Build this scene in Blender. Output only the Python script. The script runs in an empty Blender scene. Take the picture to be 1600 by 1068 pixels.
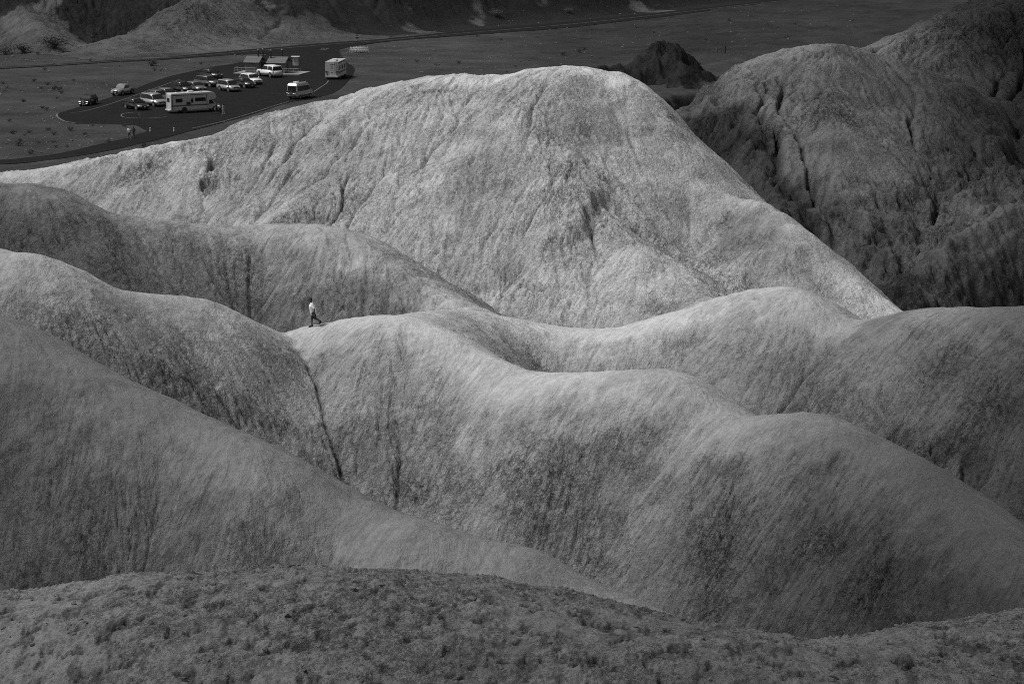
import bpy, bmesh, math, random, time
import numpy as np
from mathutils import Vector, Matrix
T0 = time.time()
PI = math.pi
R = math.radians
SC = bpy.context.scene
COL = SC.collection
random.seed(7)
rng = np.random.default_rng(11)

# ------------------------------------------------------------------ camera
F_PX, CAM_Z, PITCH = 3111.0, 36.0, R(12.93)          # 1600 x 1068 picture, 70 mm lens
cd = bpy.data.cameras.new('camera'); cam = bpy.data.objects.new('camera', cd); COL.objects.link(cam)
cd.sensor_width = 36.0; cd.lens = 36.0 * F_PX / 1600.0
cd.clip_start = 0.5; cd.clip_end = 12000
cam.location = (0, 0, CAM_Z); cam.rotation_euler = (PI/2 - PITCH, 0, 0)
SC.camera = cam

# ------------------------------------------------------------------ sky, sun, exposure
SUN_EL, SUN_AZ = R(58), R(-96)        # azimuth measured from +Y towards +X: from the left
w = bpy.data.worlds.new('World'); SC.world = w; w.use_nodes = True
nt = w.node_tree
bg = nt.nodes['Background']
sky = nt.nodes.new('ShaderNodeTexSky'); sky.sky_type = 'NISHITA'; sky.sun_disc = False
sky.sun_elevation = SUN_EL; sky.sun_rotation = SUN_AZ
bw = nt.nodes.new('ShaderNodeRGBToBW')               # a black and white photograph
nt.links.new(sky.outputs[0], bw.inputs[0]); nt.links.new(bw.outputs[0], bg.inputs[0])
bg.inputs[1].default_value = 0.05
sl = bpy.data.lights.new('sun', 'SUN'); sl.energy = 1.9; sl.angle = R(16)
sun = bpy.data.objects.new('sun', sl); COL.objects.link(sun)
sd = Vector((math.sin(SUN_AZ)*math.cos(SUN_EL), math.cos(SUN_AZ)*math.cos(SUN_EL), math.sin(SUN_EL)))
sun.rotation_euler = sd.to_track_quat('Z', 'Y').to_euler(); sun.location = (-60, 40, 120)
SC.view_settings.view_transform = 'Standard'; SC.view_settings.look = 'None'
SC.view_settings.gamma = 1; SC.view_settings.exposure = 0.72
SC.cycles.sample_clamp_indirect = 1.5
SC.cycles.filter_width = 1.0
SC.cycles.use_denoising = False                       # the photograph has film grain

# unseen blobs added above the view to shade all but the middle hills
def make_shade_blobs():
    m = bpy.data.materials.new('shade_blob_white'); m.use_nodes = True
    m.node_tree.nodes['Principled BSDF'].inputs['Base Color'].default_value = (.8, .8, .8, 1)
    m.node_tree.nodes['Principled BSDF'].inputs['Roughness'].default_value = 1
    zc = 85.0
    for i, (gx, gy, rx, ry, gz) in enumerate(SHADE_BLOBS):      # gz: height of the ground that lies in the shade
        bm_ = bmesh.new(); bmesh.ops.create_icosphere(bm_, subdivisions=5, radius=1)
        me_ = bpy.data.meshes.new('shade_blob')
        for v in bm_.verts:
            p = v.co.copy()
            n = sum(math.sin(p.x*a+i*2.1+b)*math.cos(p.y*a*1.1-b)*math.sin(p.z*a*.9+b)/a for a, b in ((5, .3), (9, 1.7), (17, 2.9), (31, .8)))
            v.co = p*(1+.9*n); v.co.x *= rx; v.co.y *= ry; v.co.z *= min(rx, ry)*.28
        for f in bm_.faces: f.smooth = True
        bm_.to_mesh(me_); bm_.free(); me_.materials.append(m)
        o_ = bpy.data.objects.new('shade_blob', me_); COL.objects.link(o_)
        o_.location = (gx+sd.x/sd.z*(zc-gz), gy+sd.y/sd.z*(zc-gz), zc)
        o_['kind'] = 'structure'; o_['label'] = 'added white blob out of view, shading the land below'
SHADE_BLOBS = [(0, -8.5, 110, 40, 25), (-87, 112, 54, 80, 14), (-44, 59, 28, 27, 16), (114, 240, 56, 90, 5), (-40, 860, 340, 215, 0), (36, 70, 29, 29, 4), (53, 102, 29, 27, 8), (22, 73, 30, 9, 3)]
make_shade_blobs()

# ------------------------------------------------------------------ projection helpers (only to survey the place)
CP, SP = math.cos(PITCH), math.sin(PITCH)
def ray(u, v):
    x = (u-800)/F_PX; y = -(v-534)/F_PX
    return np.array([x, CP + y*SP, -SP + y*CP])
def at_y(u, v, Y):
    d = ray(u, v); k = Y/d[1]; return (d[0]*k, Y, CAM_Z + d[2]*k)
def on_plane(u, v, z=0.0):
    d = ray(u, v); k = (z-CAM_Z)/d[2]; return (d[0]*k, d[1]*k)

# ------------------------------------------------------------------ noise
_perm = rng.permutation(4096).astype(np.int32)
_gr = rng.random(4096)*2*PI
_gx, _gy = np.cos(_gr).astype(np.float32), np.sin(_gr).astype(np.float32)
def perlin(x, y, seed=0):
    x = np.asarray(x, np.float32); y = np.asarray(y, np.float32)
    xi = np.floor(x).astype(np.int32); yi = np.floor(y).astype(np.int32)
    xf = x-xi; yf = y-yi
    u = xf*xf*xf*(xf*(xf*6-15)+10); v = yf*yf*yf*(yf*(yf*6-15)+10)
    def g(ix, iy, dx, dy):
        h = _perm[(_perm[(ix+seed*131) & 4095] + iy) & 4095]
        return _gx[h]*dx + _gy[h]*dy
    a = g(xi, yi, xf, yf); b = g(xi+1, yi, xf-1, yf)
    c = g(xi, yi+1, xf, yf-1); d = g(xi+1, yi+1, xf-1, yf-1)
    a += u*(b-a); c += u*(d-c)
    return (a + v*(c-a))*1.5
def fbm(x, y, octv=4, seed=0, gain=0.5, ridged=False):
    s = 0; a = 1.0; n = 0
    for o in range(octv):
        p = perlin(x*2**o+o*17.3, y*2**o-o*9.1, seed+o)
        if ridged: p = 1-2*np.abs(p)
        s = s + a*p; n += a; a *= gain
    return s/n
def sstep(a, b, x):
    t = np.clip((x-a)/(b-a), 0, 1); return t*t*(3-2*t)

# ------------------------------------------------------------------ ridges: crest points are (u, v, distance)
def crest(pts, step=0.6):
    P = np.array([at_y(*p) for p in pts])
    out = []
    n = len(P)
    for i in range(n-1):                              # Catmull-Rom through the surveyed points
        p0 = P[max(i-1, 0)]; p1 = P[i]; p2 = P[i+1]; p3 = P[min(i+2, n-1)]
        k = max(2, int(np.linalg.norm((p2-p1)[:2])/step))
        for t in np.arange(k)/k:
            out.append(0.5*((2*p1)+(-p0+p2)*t+(2*p0-5*p1+4*p2-p3)*t*t+(-p0+3*p1-3*p2+p3)*t**3))
    out.append(P[-1]); return np.array(out)
# name, slope in front, slope behind, rounding radius, points
RIDGES = [
 ('foreground', .55, .75, 3.0, [(-500,985,40),(-200,960,38),(0,945,37),(150,928,36.5),(300,915,36),(440,910,36),(560,913,35.5),(700,923,35),(820,942,34.5),(950,975,34),(1060,995,33.5),(1180,1015,33),(1280,1030,33),(1400,1020,33.5),(1500,1002,34),(1600,985,34.5),(1850,950,36),(2100,920,38)]),
 ('front_left', 1.0, 1.1, 1.6, [(-500,330,78),(-250,420,75),(-100,468,73),(0,497,71),(75,540,70),(150,582,69),(220,612,68.3),(270,636,68),(340,667,67),(400,692,66),(480,736,65.5),(540,768,65),(600,797,64),(650,813,63),(700,830,62.5),(760,846,62),(810,856,61.5),(860,888,61),(950,926,60),(1060,975,58.5)]),
 ('middle', 1.05, .95, 2.0, [(-500,330,108),(-200,362,104),(0,390,101),(60,402,101),(150,446,102),(220,459,103.5),(300,466,105),(360,494,107),(430,521,108.5),(500,508,109),(560,496,108.5),(620,496,107.5),(680,512,106),(740,545,104),(800,574,101.5),(850,583,100),(920,583,98.5),(1000,579,97.5),(1040,579,97),(1080,600,95.5),(1120,628,94),(1160,650,92),(1220,648,91),(1280,648,90),(1340,676,88),(1400,705,86),(1450,735,84),(1520,790,81),(1600,870,77),(1750,1000,72)]),
 ('middle_back', .95, .8, 3.0, [(620,496,107.5),(670,489,113),(730,487,117),(800,501,118),(880,515,118),(980,515,117),(1040,498,117.5),(1100,479,118),(1150,460,118),(1210,449,117),(1250,455,115),(1310,495,112.5),(1380,500,111),(1430,488,109.5),(1480,482,108),(1600,481,105),(1750,475,102),(2000,470,98)]),
 ('back_left', .80, .8, 3.0, [(-500,250,140),(-200,275,134),(0,286,131),(60,292,131),(110,318,131),(170,333,132),(230,342,133),(300,351,134),(380,353,135),(440,352,135),(490,353,134.5),(540,365,133),(600,400,131),(650,438,129),(700,465,127),(760,490,125),(840,530,122)]),
 ('big', .62, .75, 6.0, [(-500,310,200),(-200,285,195),(0,270,192),(90,264,190),(200,240,190),(270,227,190),(330,218,190),(400,202,191),(440,184,192),(480,170,193),(520,159,194),(560,145,195),(600,134,195),(650,124,194),(700,119,193),(760,116,192),(800,119,191),(840,110,190),(890,107,190)]),
 ('big_flank', .66, 1.5, 2.5, [(890,107,190),(955,112,189),(985,138,187),(1000,196,184),(1030,243,181),(1065,268,178),(1132,303,174),(1190,316,171),(1228,345,168),(1278,394,165),(1340,444,161),(1402,490,158),(1470,555,154)]),
 ('big_spur', .60, 1.7, 3.0, [(840,180,185),(870,260,177.5),(930,330,169),(1000,380,163.5),(1060,430,158),(1110,480,152)]),
 ('big_spur_b', .64, 1.7, 5.0, [(570,190,187.5),(540,240,182.5),(500,300,176.5),(460,340,172)]),
 ('right_near', .62, .7, 5.0, [(1142,142,240),(1165,112,246),(1200,91,250),(1240,76,251),(1275,72,251),(1310,73,251),(1350,83,250),(1390,96,248),(1430,125,243)]),
 ('right_near_spur', .62, .62, 4.0, [(1275,72,251),(1290,140,238),(1300,210,227),(1312,280,218),(1330,330,211)]),
 ('right_cliff', .8, .8, 2.0, [(1142,142,240),(1165,180,232),(1180,230,224),(1185,270,217),(1210,310,210)]),
 ('right_high', .62, .7, 7.0, [(1380,98,262),(1420,70,268),(1470,48,272),(1520,24,276),(1570,2,280),(1620,-20,284),(1760,-60,292),(2000,-110,300)]),
 ('right_rib', .62, .62, 3.5, [(1470,48,272),(1500,90,262),(1490,140,250),(1450,200,238),(1420,260,228),(1395,320,218),(1385,380,209)]),
 ('right_rib_b', .62, .62, 4.0, [(1620,-20,284),(1640,60,268),(1640,130,252),(1610,200,238),(1560,260,225),(1510,320,214),(1470,370,206)]),
 ('right_crag', 1.3, .9, 1.0, [(1900,240,215),(1750,280,205),(1640,300,198),(1580,318,193),(1530,340,190),(1480,370,187),(1440,400,184),(1400,430,181)]),
]
RIDGES += [
 ('far_cone', .62, .5, 2.5, [(140,90,424),(175,55,432),(205,36,438),(232,28,444),(262,28,452),(300,10,470),(340,-20,492)]),
 ('far_cone_spur', .6, .6, 2.0, [(232,28,444),(270,45,440),(290,68,432)]),
 ('far_cone_b', .6, .5, 2.0, [(345,72,440),(330,48,450),(305,30,462),(300,5,480)]),
 ('far_cone_c', .6, .5, 2.0, [(385,68,448),(370,45,460),(350,30,470),(340,0,490)]),
 ('far_cone_d', .55, .5, 3.0, [(400,70,456),(430,40,472),(470,20,486),(500,12,500),(520,-10,515),(540,-40,535)]),
 ('far_cone_e', .55, .5, 2.5, [(470,20,486),(530,30,484),(570,45,484)]),
 ('far_cone_f', .6, .5, 2.0, [(620,46,515),(600,25,530),(585,5,545),(575,-20,560)]),
 ('far_cone_g', .6, .5, 2.0, [(690,38,530),(665,20,548),(640,0,565),(620,-25,580)]),
 ('far_cone_h', .6, .5, 2.0, [(770,20,575),(750,5,590),(720,-15,605)]),
 ('far_cone_i', .6, .5, 2.0, [(70,60,440),(50,35,455),(30,10,470),(0,-20,490)]),
 ('far_pyramid', 1.0, 1.0, .8, [(1015,92,378),(1035,70,378),(1047,66,378),(1066,98,370),(1080,125,362)]),
 ('far_pyramid_b', .8, .8, 1.0, [(900,118,360),(940,98,368),(985,92,372),(1030,66,378)]),
]
def far_line():
    # foot of the far hills lies just behind the long road
    pts = [(-420,430,60),(-260,470,46),(-170,488,38),(-95,505,34),(-50,540,32),(-10,590,32),(30,660,34),(70,760,38),(150,900,50),(260,1100,60)]
    return np.array(pts, float)+np.array([0, 48, 0])

# ------------------------------------------------------------------ the ground, one polar sheet whose cells grow with distance
DT = 0.00082
TH = R(21)
th = np.arange(-TH, TH, DT)
rows = []
r = 12.0
while r < 1000:
    rows.append(r)
    r *= 1 + (DT*2.4 if r < 22 else DT*0.9 if r < 48 else DT)
while r < 5000:
    rows.append(r); r *= 1.03
rr = np.array(rows)
NR, NT = len(rr), len(th)
X = (rr[:, None]*np.sin(th)[None]).astype(np.float32)
Y = (rr[:, None]*np.cos(th)[None]).astype(np.float32)
print('grid', NR, NT, NR*NT)

crests = []
for nm, sf, sb, rad, pts in RIDGES:
    crests.append((nm, sf, sb, rad, crest(pts, 0.6 if max(p[2] for p in pts) < 140 else 1.2)))
names = [c[0] for c in crests]

def coarse(Xc, Yc):
    """height, owner and distance from the crest on a coarse grid"""
    sh = Xc.shape; x = Xc.ravel(); y = Yc.ravel()
    yc = y
    # warp a little, so crests and valleys are not ruled lines
    wx = 1.6*fbm(x/23, y/23, 3, 5)*np.clip(y/110, .3, 2); wy = 1.6*fbm(x/23, y/23, 3, 9)*np.clip(y/110, .3, 2)
    best = np.full(x.shape, -1e9); hs = np.full(x.shape, -1e9)
    own = np.zeros(x.shape, np.int16); dist = np.full(x.shape, 99.0)
    acc = np.zeros(x.shape)
    K = None
    allh = []
    for i, (nm, sf, sb, rad, P) in enumerate(crests):
        zmax = P[:, 2].max()
        reach = (zmax+14)/min(sf, sb) + rad*2 + 5
        m = np.where((x > P[:, 0].min()-reach) & (x < P[:, 0].max()+reach) & (y > P[:, 1].min()-reach) & (y < P[:, 1].max()+reach))[0]
        if not len(m): continue
        xm = x[m]; ym = y[m]
        hb = np.full(len(m), -1e9, np.float32); db = np.zeros(len(m), np.float32)
        for px, py, pz in P.astype(np.float32):
            dx = xm-px; dy = ym-py
            d2 = dx*dx+dy*dy
            d = np.sqrt(d2)
            # slope differs between the camera's side and the far side
            f = 0.5 - 0.5*dy/(d+1.0)
            s = sb+(sf-sb)*f
            if nm == 'right_near': s = s+.9*np.clip(-dx/(d+3.0), 0, 1)
            if nm == 'big': s = s+.95*np.clip(dx/(d+4.0), 0, 1)
            h = pz - s*(np.sqrt(d2+rad*rad)-rad)
            k = h > hb
            hb[k] = h[k]; db[k] = d[k]
        # amplitude of soft swelling grows away from the crest
        hb = hb + (1.1*np.clip(ym/110, .25, 1.6)*fbm(xm/11+i*3, ym/11, 3, 31+i))*np.clip(db/6, 0, 1)
        t = hb > best[m]
        mm = m[t]; best[mm] = hb[t]; own[mm] = i+1; dist[mm] = db[t]
        allh.append((m, hb))
    e = np.zeros(x.shape)
    K = np.clip(y/75, .25, 1.5)*np.clip(dist/9, .12, 1)
    for m, hb in allh: e[m] += np.exp(np.clip((hb-best[m])/K[m], -40, 0))
    best = best + K*np.log(np.maximum(e, 1e-9)) - K*0.0
    # floors: canyon low, car park plain at zero beyond the big hill
    edge = np.interp(x, [-200,-60,-35,-10,8,14,20,30,42,55,80,140], [215,215,212,206,200,212,318,345,362,352,338,330])
    edge = edge + 6*fbm(x/14, y/14, 3, 77)
    up = sstep(-9, 9, y-edge)
    floor = -9 + 9*up
    chan = (1-up)
    floor = floor + chan*(1.8*fbm(x/9, y/9, 4, 41, ridged=True))
    floor = np.where(y < 130, -14+0.05*y*0, floor) if False else floor
    # plain beyond: gently rising to the right, far, and cut by gullies
    rx = sstep(18, 60, x)*sstep(330, 420, y)
    floor = floor + rx*(1.2*fbm(x/30, y/16, 4, 51, ridged=True) + 0.012*(y-330))*0.8
    fl = far_line()
    ff = np.full(x.shape, -1e9)
    far_m = np.where(y > 380)[0]
    FL = []
    for a, b in zip(fl[:-1], fl[1:]):
        n = int(np.hypot(*(b-a)[:2])/6)+1
        for t in np.arange(n)/n: FL.append(a+(b-a)*t)
    xm = x[far_m]; ym = y[far_m]; hb = np.full(len(far_m), -1e9)
    for px, py, pz in FL:
        d = np.hypot(xm-px, ym-py); f = ym > py
        hb = np.maximum(hb, pz - .42*(np.sqrt(d*d+64)-8))
    hb = hb + 3.0*fbm(xm/26, ym/26, 4, 61, ridged=True)*sstep(0, 8, hb)
    # the land behind that line keeps rising
    lx = np.interp(xm, fl[:, 0], fl[:, 1]); lz = np.interp(xm, fl[:, 0], fl[:, 2])
    hb = np.where(ym > lx, np.maximum(hb, lz+.1*(ym-lx)), hb)
    ff[far_m] = hb
    base = np.maximum(floor, ff)
    t = base > best
    own[t] = 0; dist[t] = 99
    own[t & (ff > floor)] = 99
    K2 = 0.5
    hi = np.maximum(best, base); lo = np.minimum(best, base)
    h = hi + K2*np.log1p(np.exp(np.clip((lo-hi)/K2, -40, 0)))
    return h.reshape(sh), own.reshape(sh), dist.reshape(sh), up.reshape(sh)

def resize(A, n0, n1, idx0, idx1):
    """Catmull-Rom from the coarse lattice to the fine one"""
    def ax(A, pos):
        i = np.clip(np.floor(pos).astype(int), 1, A.shape[0]-3); t = (pos-i)[:, None].astype(np.float32)
        p0, p1, p2, p3 = A[i-1], A[i], A[i+1], A[i+2]
        return 0.5*((2*p1)+(-p0+p2)*t+(2*p0-5*p1+4*p2-p3)*t*t+(-p0+3*p1-3*p2+p3)*t**3)
    B = ax(A.astype(np.float32), idx0)
    return ax(np.ascontiguousarray(B.T), idx1).T
ST = 5
ci = np.minimum(np.arange(0, NR+2*ST, ST), NR-1); cj = np.minimum(np.arange(0, NT+2*ST, ST), NT-1)
Yc_ = Y[ci][:, cj]
Hc, Oc, Dc, Uc = coarse(X[ci][:, cj], Yc_)
for i_, n_ in enumerate(names):
    if 'spur' in n_: Dc[Oc == i_+1] += 6
def blur(A, n=1):
    for _ in range(n):
        B = A.copy()
        B[1:-1] = (A[2:]+A[:-2]+2*A[1:-1])/4
        C = B.copy()
        C[:, 1:-1] = (B[:, 2:]+B[:, :-2]+2*B[:, 1:-1])/4
        A = C
    return A
Dc = np.where(Yc_ > 130, blur(np.minimum(Dc, 25), 26), np.minimum(Dc, 60))
pi_ = np.arange(NR)/ST; pj_ = np.arange(NT)/ST
H = resize(Hc, NR, NT, pi_, pj_)
D = resize(np.minimum(Dc, 60), NR, NT, pi_, pj_)
UP = resize(Uc, NR, NT, pi_, pj_)
OWN = Oc[np.round(pi_).astype(int)][:, np.round(pj_).astype(int)]
print('coarse', time.time()-T0)

# ------------------------------------------------------------------ running water: drops trace rills down every slope
i0 = int(np.searchsorted(rr, 24)); i1 = int(np.searchsorted(rr, 620))
S = np.broadcast_to(rr[i0:i1, None].astype(np.float32)*DT, (i1-i0, NT))   # cell size in metres
Xs, Ys = X[i0:i1], Y[i0:i1]
Z = H[i0:i1].astype(np.float32).copy()
steepness = None
def grad(Z):
    gi = np.zeros_like(Z); gj = np.zeros_like(Z)
    gi[1:-1] = (Z[2:]-Z[:-2])/2; gj[:, 1:-1] = (Z[:, 2:]-Z[:, :-2])/2
    return gi/S, gj/S
def drops(Z, N, steps, seed, vals):
    g = np.random.default_rng(seed)
    gi, gj = grad(blur(Z, 2)); n0, n1 = Z.shape
    pi = g.random(N)*(n0-3)+1; pj = g.random(N)*(n1-3)+1
    v = vals[pi.astype(int), pj.astype(int)]
    cnt = np.zeros(n0*n1); sm = np.zeros(n0*n1)
    di = np.zeros(N); dj = np.zeros(N)
    for s in range(steps):
        k = pi.astype(np.int32)*n1 + pj.astype(np.int32)
        cnt += np.bincount(k, minlength=n0*n1); sm += np.bincount(k, weights=v, minlength=n0*n1)
        a = -gi.ravel()[k]; b = -gj.ravel()[k]
        m = np.hypot(a, b)+1e-6
        di = di*.55 + a/m*.45; dj = dj*.55 + b/m*.45
        q = np.hypot(di, dj)+1e-6
        mv = np.where(m > .04, 1.0, 0.25)
        pi = np.clip(pi+di/q*mv, 1, n0-2); pj = np.clip(pj+dj/q*mv, 1, n1-2)
    return cnt.reshape(n0, n1), sm.reshape(n0, n1)

cell = S
sc_ = np.clip(Ys/100, .35, 3.2)                         # metres per "rill unit": larger forms on farther, larger hills
XU = np.broadcast_to((th*100)[None].astype(np.float32), Xs.shape); YU = np.broadcast_to((np.log(rr[i0:i1])*100)[:, None].astype(np.float32), Xs.shape)
slope_mask = sstep(1.0, 5.0, D[i0:i1])*(1-.6*blur((OWN[i0:i1] == names.index('big_flank')+1).astype(np.float32), 8))
flat_zone = ((OWN[i0:i1] == 0) & (UP[i0:i1] > .5)).astype(np.float32)
flat_zone = blur(flat_zone, 6)
fore = sstep(46, 40, Ys)
bigz = blur(np.isin(OWN[i0:i1], [i+1 for i, n in enumerate(names) if n.startswith('big')]).astype(np.float32), 10)
farz = sstep(380, 420, Ys)
rz = blur(np.isin(OWN[i0:i1], [i+1 for i, n in enumerate(names) if n.startswith('right')]).astype(np.float32), 6)
flankz = blur((OWN[i0:i1] == names.index('big_flank')+1).astype(np.float32), 8)
gully = (1+.5*rz)*(1-.45*bigz)*(.25+1.3*sstep(-.3, .4, fbm(Xs/18, Ys/18, 3, 17)))*(1-.4*farz)
# roughen first so that the drops gather
Z += (1-flat_zone)*(1-fore)*slope_mask*(0.30*sc_*fbm(XU/3.2*1.0, YU/3.2, 4, 3) )
for it, (N, st) in enumerate([(260000, 95), (350000, 80)]):
    white = g1 = np.random.default_rng(40+it).standard_normal(Z.shape).astype(np.float32)
    cnt, sm = drops(Z, N, st, 70+it, white)
    fl = np.log1p(blur(cnt, 1)); fl -= blur(fl, 60)
    car = np.clip(fl, -1.2, 2.6)
    crackz = sstep(-.15, .25, fbm(Xs/13+it*9, Ys/13, 3, 18+it))
    Z -= (1-flat_zone)*(1-fore)*slope_mask*cell*(car*(.42 if it == 0 else 0.20)*gully + 1.7*sstep(1.15, 2.2, car)*crackz*(1-.5*farz))
    cm = sstep(1.35, 2.3, car)*crackz
    crackm = cm if it == 0 else np.maximum(crackm, cm)
white = blur(np.random.default_rng(5).standard_normal(Z.shape).astype(np.float32), 1)*2
cnt, sm = drops(Z, 650000, 60, 99, white)
lic = sm/np.maximum(cnt, 1)
flow = np.log1p(cnt); flow -= blur(flow, 30)
lic = lic - blur(lic, 12)
lic /= lic.std()
short, wsh = drops(Z, 1300000, 13, 123, blur(np.random.default_rng(8).standard_normal(Z.shape).astype(np.float32), 1)*2)
flake = wsh/np.maximum(short, 1); flake -= blur(flake, 10); flake /= flake.std()
rag = sstep(-.15, .35, fbm(XU/6, YU/6, 4, 19))
Z += (1-flat_zone)*(1-fore)*slope_mask*cell*(np.clip(lic, -2.5, 2.5)*0.12 + np.clip(flake, -3, 1.6)*.8*(.25+.75*rag))
print('rills', time.time()-T0)

def vor(x, y, seed=0):
    xi = np.floor(x).astype(np.int32); yi = np.floor(y).astype(np.int32)
    f1 = np.full(x.shape, 9, np.float32)
    for a in (-1, 0, 1):
        for b in (-1, 0, 1):
            h = _perm[(_perm[(xi+a+seed*57) & 4095]+yi+b) & 4095]
            px = xi+a+(h & 63)/64.0; py = yi+b+((h >> 6) & 63)/64.0
            f1 = np.minimum(f1, np.hypot(x-px, y-py))
    return f1
# broken crust: small slumps, clods, pits
G1 = fbm(XU/1.1, YU/1.1, 4, 21)
sl_n = fbm(XU/6, YU/6, 6, 23, gain=.58)
slump = sstep(.13, .17, sl_n)
scratch = sstep(1.15, 2.1, -flake)*sstep(-.1, .3, fbm(XU/9, YU/9, 4, 29))*(1-.6*fore)
line = sstep(1.2, 2.2, -lic)*sstep(-.15, .25, fbm(XU/16, YU/16, 3, 33))
crust = fbm(XU/.9, YU/.9, 4, 28, gain=.62, ridged=True)
spot = sstep(.16, .34, fbm(XU/.55, YU/.8, 4, 25, gain=.65))*sstep(-.05, .25, fbm(XU/5, YU/5, 4, 27))
Z += (1-flat_zone)*(1-fore)*(0.07*sc_*G1 + .045*sc_*crust*(.2+.8*rag)*sstep(1.2, 5, D[i0:i1]+G1) - 0.13*sc_*slump*sstep(.5, .13, sl_n)*slope_mask - .07*sc_*scratch*sstep(.6, 2.5, D[i0:i1]) - .10*sc_*line*sstep(2, 5, D[i0:i1]) - .04*sc_*spot*sstep(.6, 2.5, D[i0:i1]))
# foreground: trodden clods
owns = OWN[i0:i1]
rightish = blur((np.isin(owns, [i+1 for i, n in enumerate(names) if n.startswith('right')]) | ((owns == 0) & (Xs > 10) & (Ys > 130) & (UP[i0:i1] < .9))).astype(np.float32), 3)
zt = np.interp(Xs, [10, 22, 26, 31, 38, 46, 52, 70], [13, 15, 13, 6.5, 2.0, 5.5, 9, 12]).astype(np.float32) + 2.2*fbm(Xs/9, Ys/9, 4, 141)
crag = rightish*sstep(1.2, -2.0, Z-zt)
crag = np.maximum(crag, blur((np.isin(owns, [i+1 for i, n in enumerate(names) if n.startswith('far_pyr')])).astype(np.float32), 2))
rock = fbm(Xs/7, Ys/9, 6, 143, gain=.5, ridged=True)
vr = vor(Xs/2.6+.5*G1, Ys/3.4, 7)
Z += crag*(-1.6 + 1.9*rock - 1.1*vr + .5*fbm(Xs/1.3, Ys/1.6, 4, 145, ridged=True))
H[i0:i1] = Z
def height(x, y):
    r_ = math.hypot(x, y); t_ = math.atan2(x, y)
    i = min(max(np.searchsorted(rr, r_)-1, 0), NR-2); j = min(max(int((t_+TH)/DT), 0), NT-2)
    f = (r_-rr[i])/(rr[i+1]-rr[i]); g = (t_+TH)/DT-j
    return float((H[i, j]*(1-g)+H[i, j+1]*g)*(1-f)+(H[i+1, j]*(1-g)+H[i+1, j+1]*g)*f)
def hit(u, v, y0=15, y1=900):
    d = ray(u, v); y = y0
    while y < y1:
        k_ = y/d[1]
        if CAM_Z+d[2]*k_ <= height(d[0]*k_, y): return (d[0]*k_, y, CAM_Z+d[2]*k_)
        y *= 1.0008
    return None
# hollows washed out of the faces
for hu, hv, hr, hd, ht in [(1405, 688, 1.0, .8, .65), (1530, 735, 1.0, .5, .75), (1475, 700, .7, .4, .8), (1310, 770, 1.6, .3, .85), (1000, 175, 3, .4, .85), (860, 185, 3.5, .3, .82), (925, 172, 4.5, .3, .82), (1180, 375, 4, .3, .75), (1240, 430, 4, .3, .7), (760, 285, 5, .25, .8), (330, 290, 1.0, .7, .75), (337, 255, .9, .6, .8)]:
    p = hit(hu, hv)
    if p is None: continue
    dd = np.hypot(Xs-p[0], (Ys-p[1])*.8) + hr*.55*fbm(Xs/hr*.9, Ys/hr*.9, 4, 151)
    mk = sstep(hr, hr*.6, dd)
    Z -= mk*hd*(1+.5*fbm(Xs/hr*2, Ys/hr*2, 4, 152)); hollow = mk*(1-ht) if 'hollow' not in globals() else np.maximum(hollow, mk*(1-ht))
H[i0:i1] = Z
k = int(np.searchsorted(rr, 48))
xf, yf = X[:k], Y[:k]
lump = fbm(xf/1.7, yf/1.7, 3, 81)
c1 = fbm(xf/.30, yf/.30, 4, 83, ridged=False)
c2 = fbm(xf/.55, yf/.42, 5, 87, gain=.6)
pit = sstep(.10, .34, c2)
clod = np.clip(.38-vor(xf/.16, yf/.16, 2), 0, 1)*(fbm(xf/.9, yf/.9, 2, 90) > .08)
fz = sstep(47, 40, yf)*(OWN[:k] == 1)
fz = fz.astype(np.float32)
H[:k] += fz*(.13*lump + .045*c1 - .10*pit + .16*clod)
# plain texture: pebbles and little hummocks, but nothing where the asphalt lies
plain = np.zeros_like(H); plain[i0:i1] = flat_zone
H += plain*np.where((X > 20) | (Y > 430), .35, .05)*fbm(X/4, Y/4, 4, 91)
# the long road lies on a levelled strip
_hw = [(-500,122.5),(-200,114.7),(0,106.3),(180,95.5),(330,85.2),(425,79),(500,71.5),(600,63.2),(700,53.8),(800,45.6),(900,37.2),(1050,20.8),(1225,.6),(1400,-19),(1600,-42)]
_rp = np.array([on_plane(u, v) for u, v in _hw])
_m = int(np.searchsorted(rr, 1000))
_yr = np.interp(X[:_m], _rp[:, 0], _rp[:, 1])
_lv = sstep(46, 17, np.abs(Y[:_m]-_yr))*(Y[:_m] > 330)
H[:_m] = H[:_m]*(1-_lv) + np.where(H[:_m] > 0, 0, np.minimum(H[:_m], 0)*.4)*_lv*1.0
H[:_m] = np.where(_lv > .97, np.minimum(H[:_m], .02), H[:_m])
print('height', H.min(), H.max(), time.time()-T0)

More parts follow.
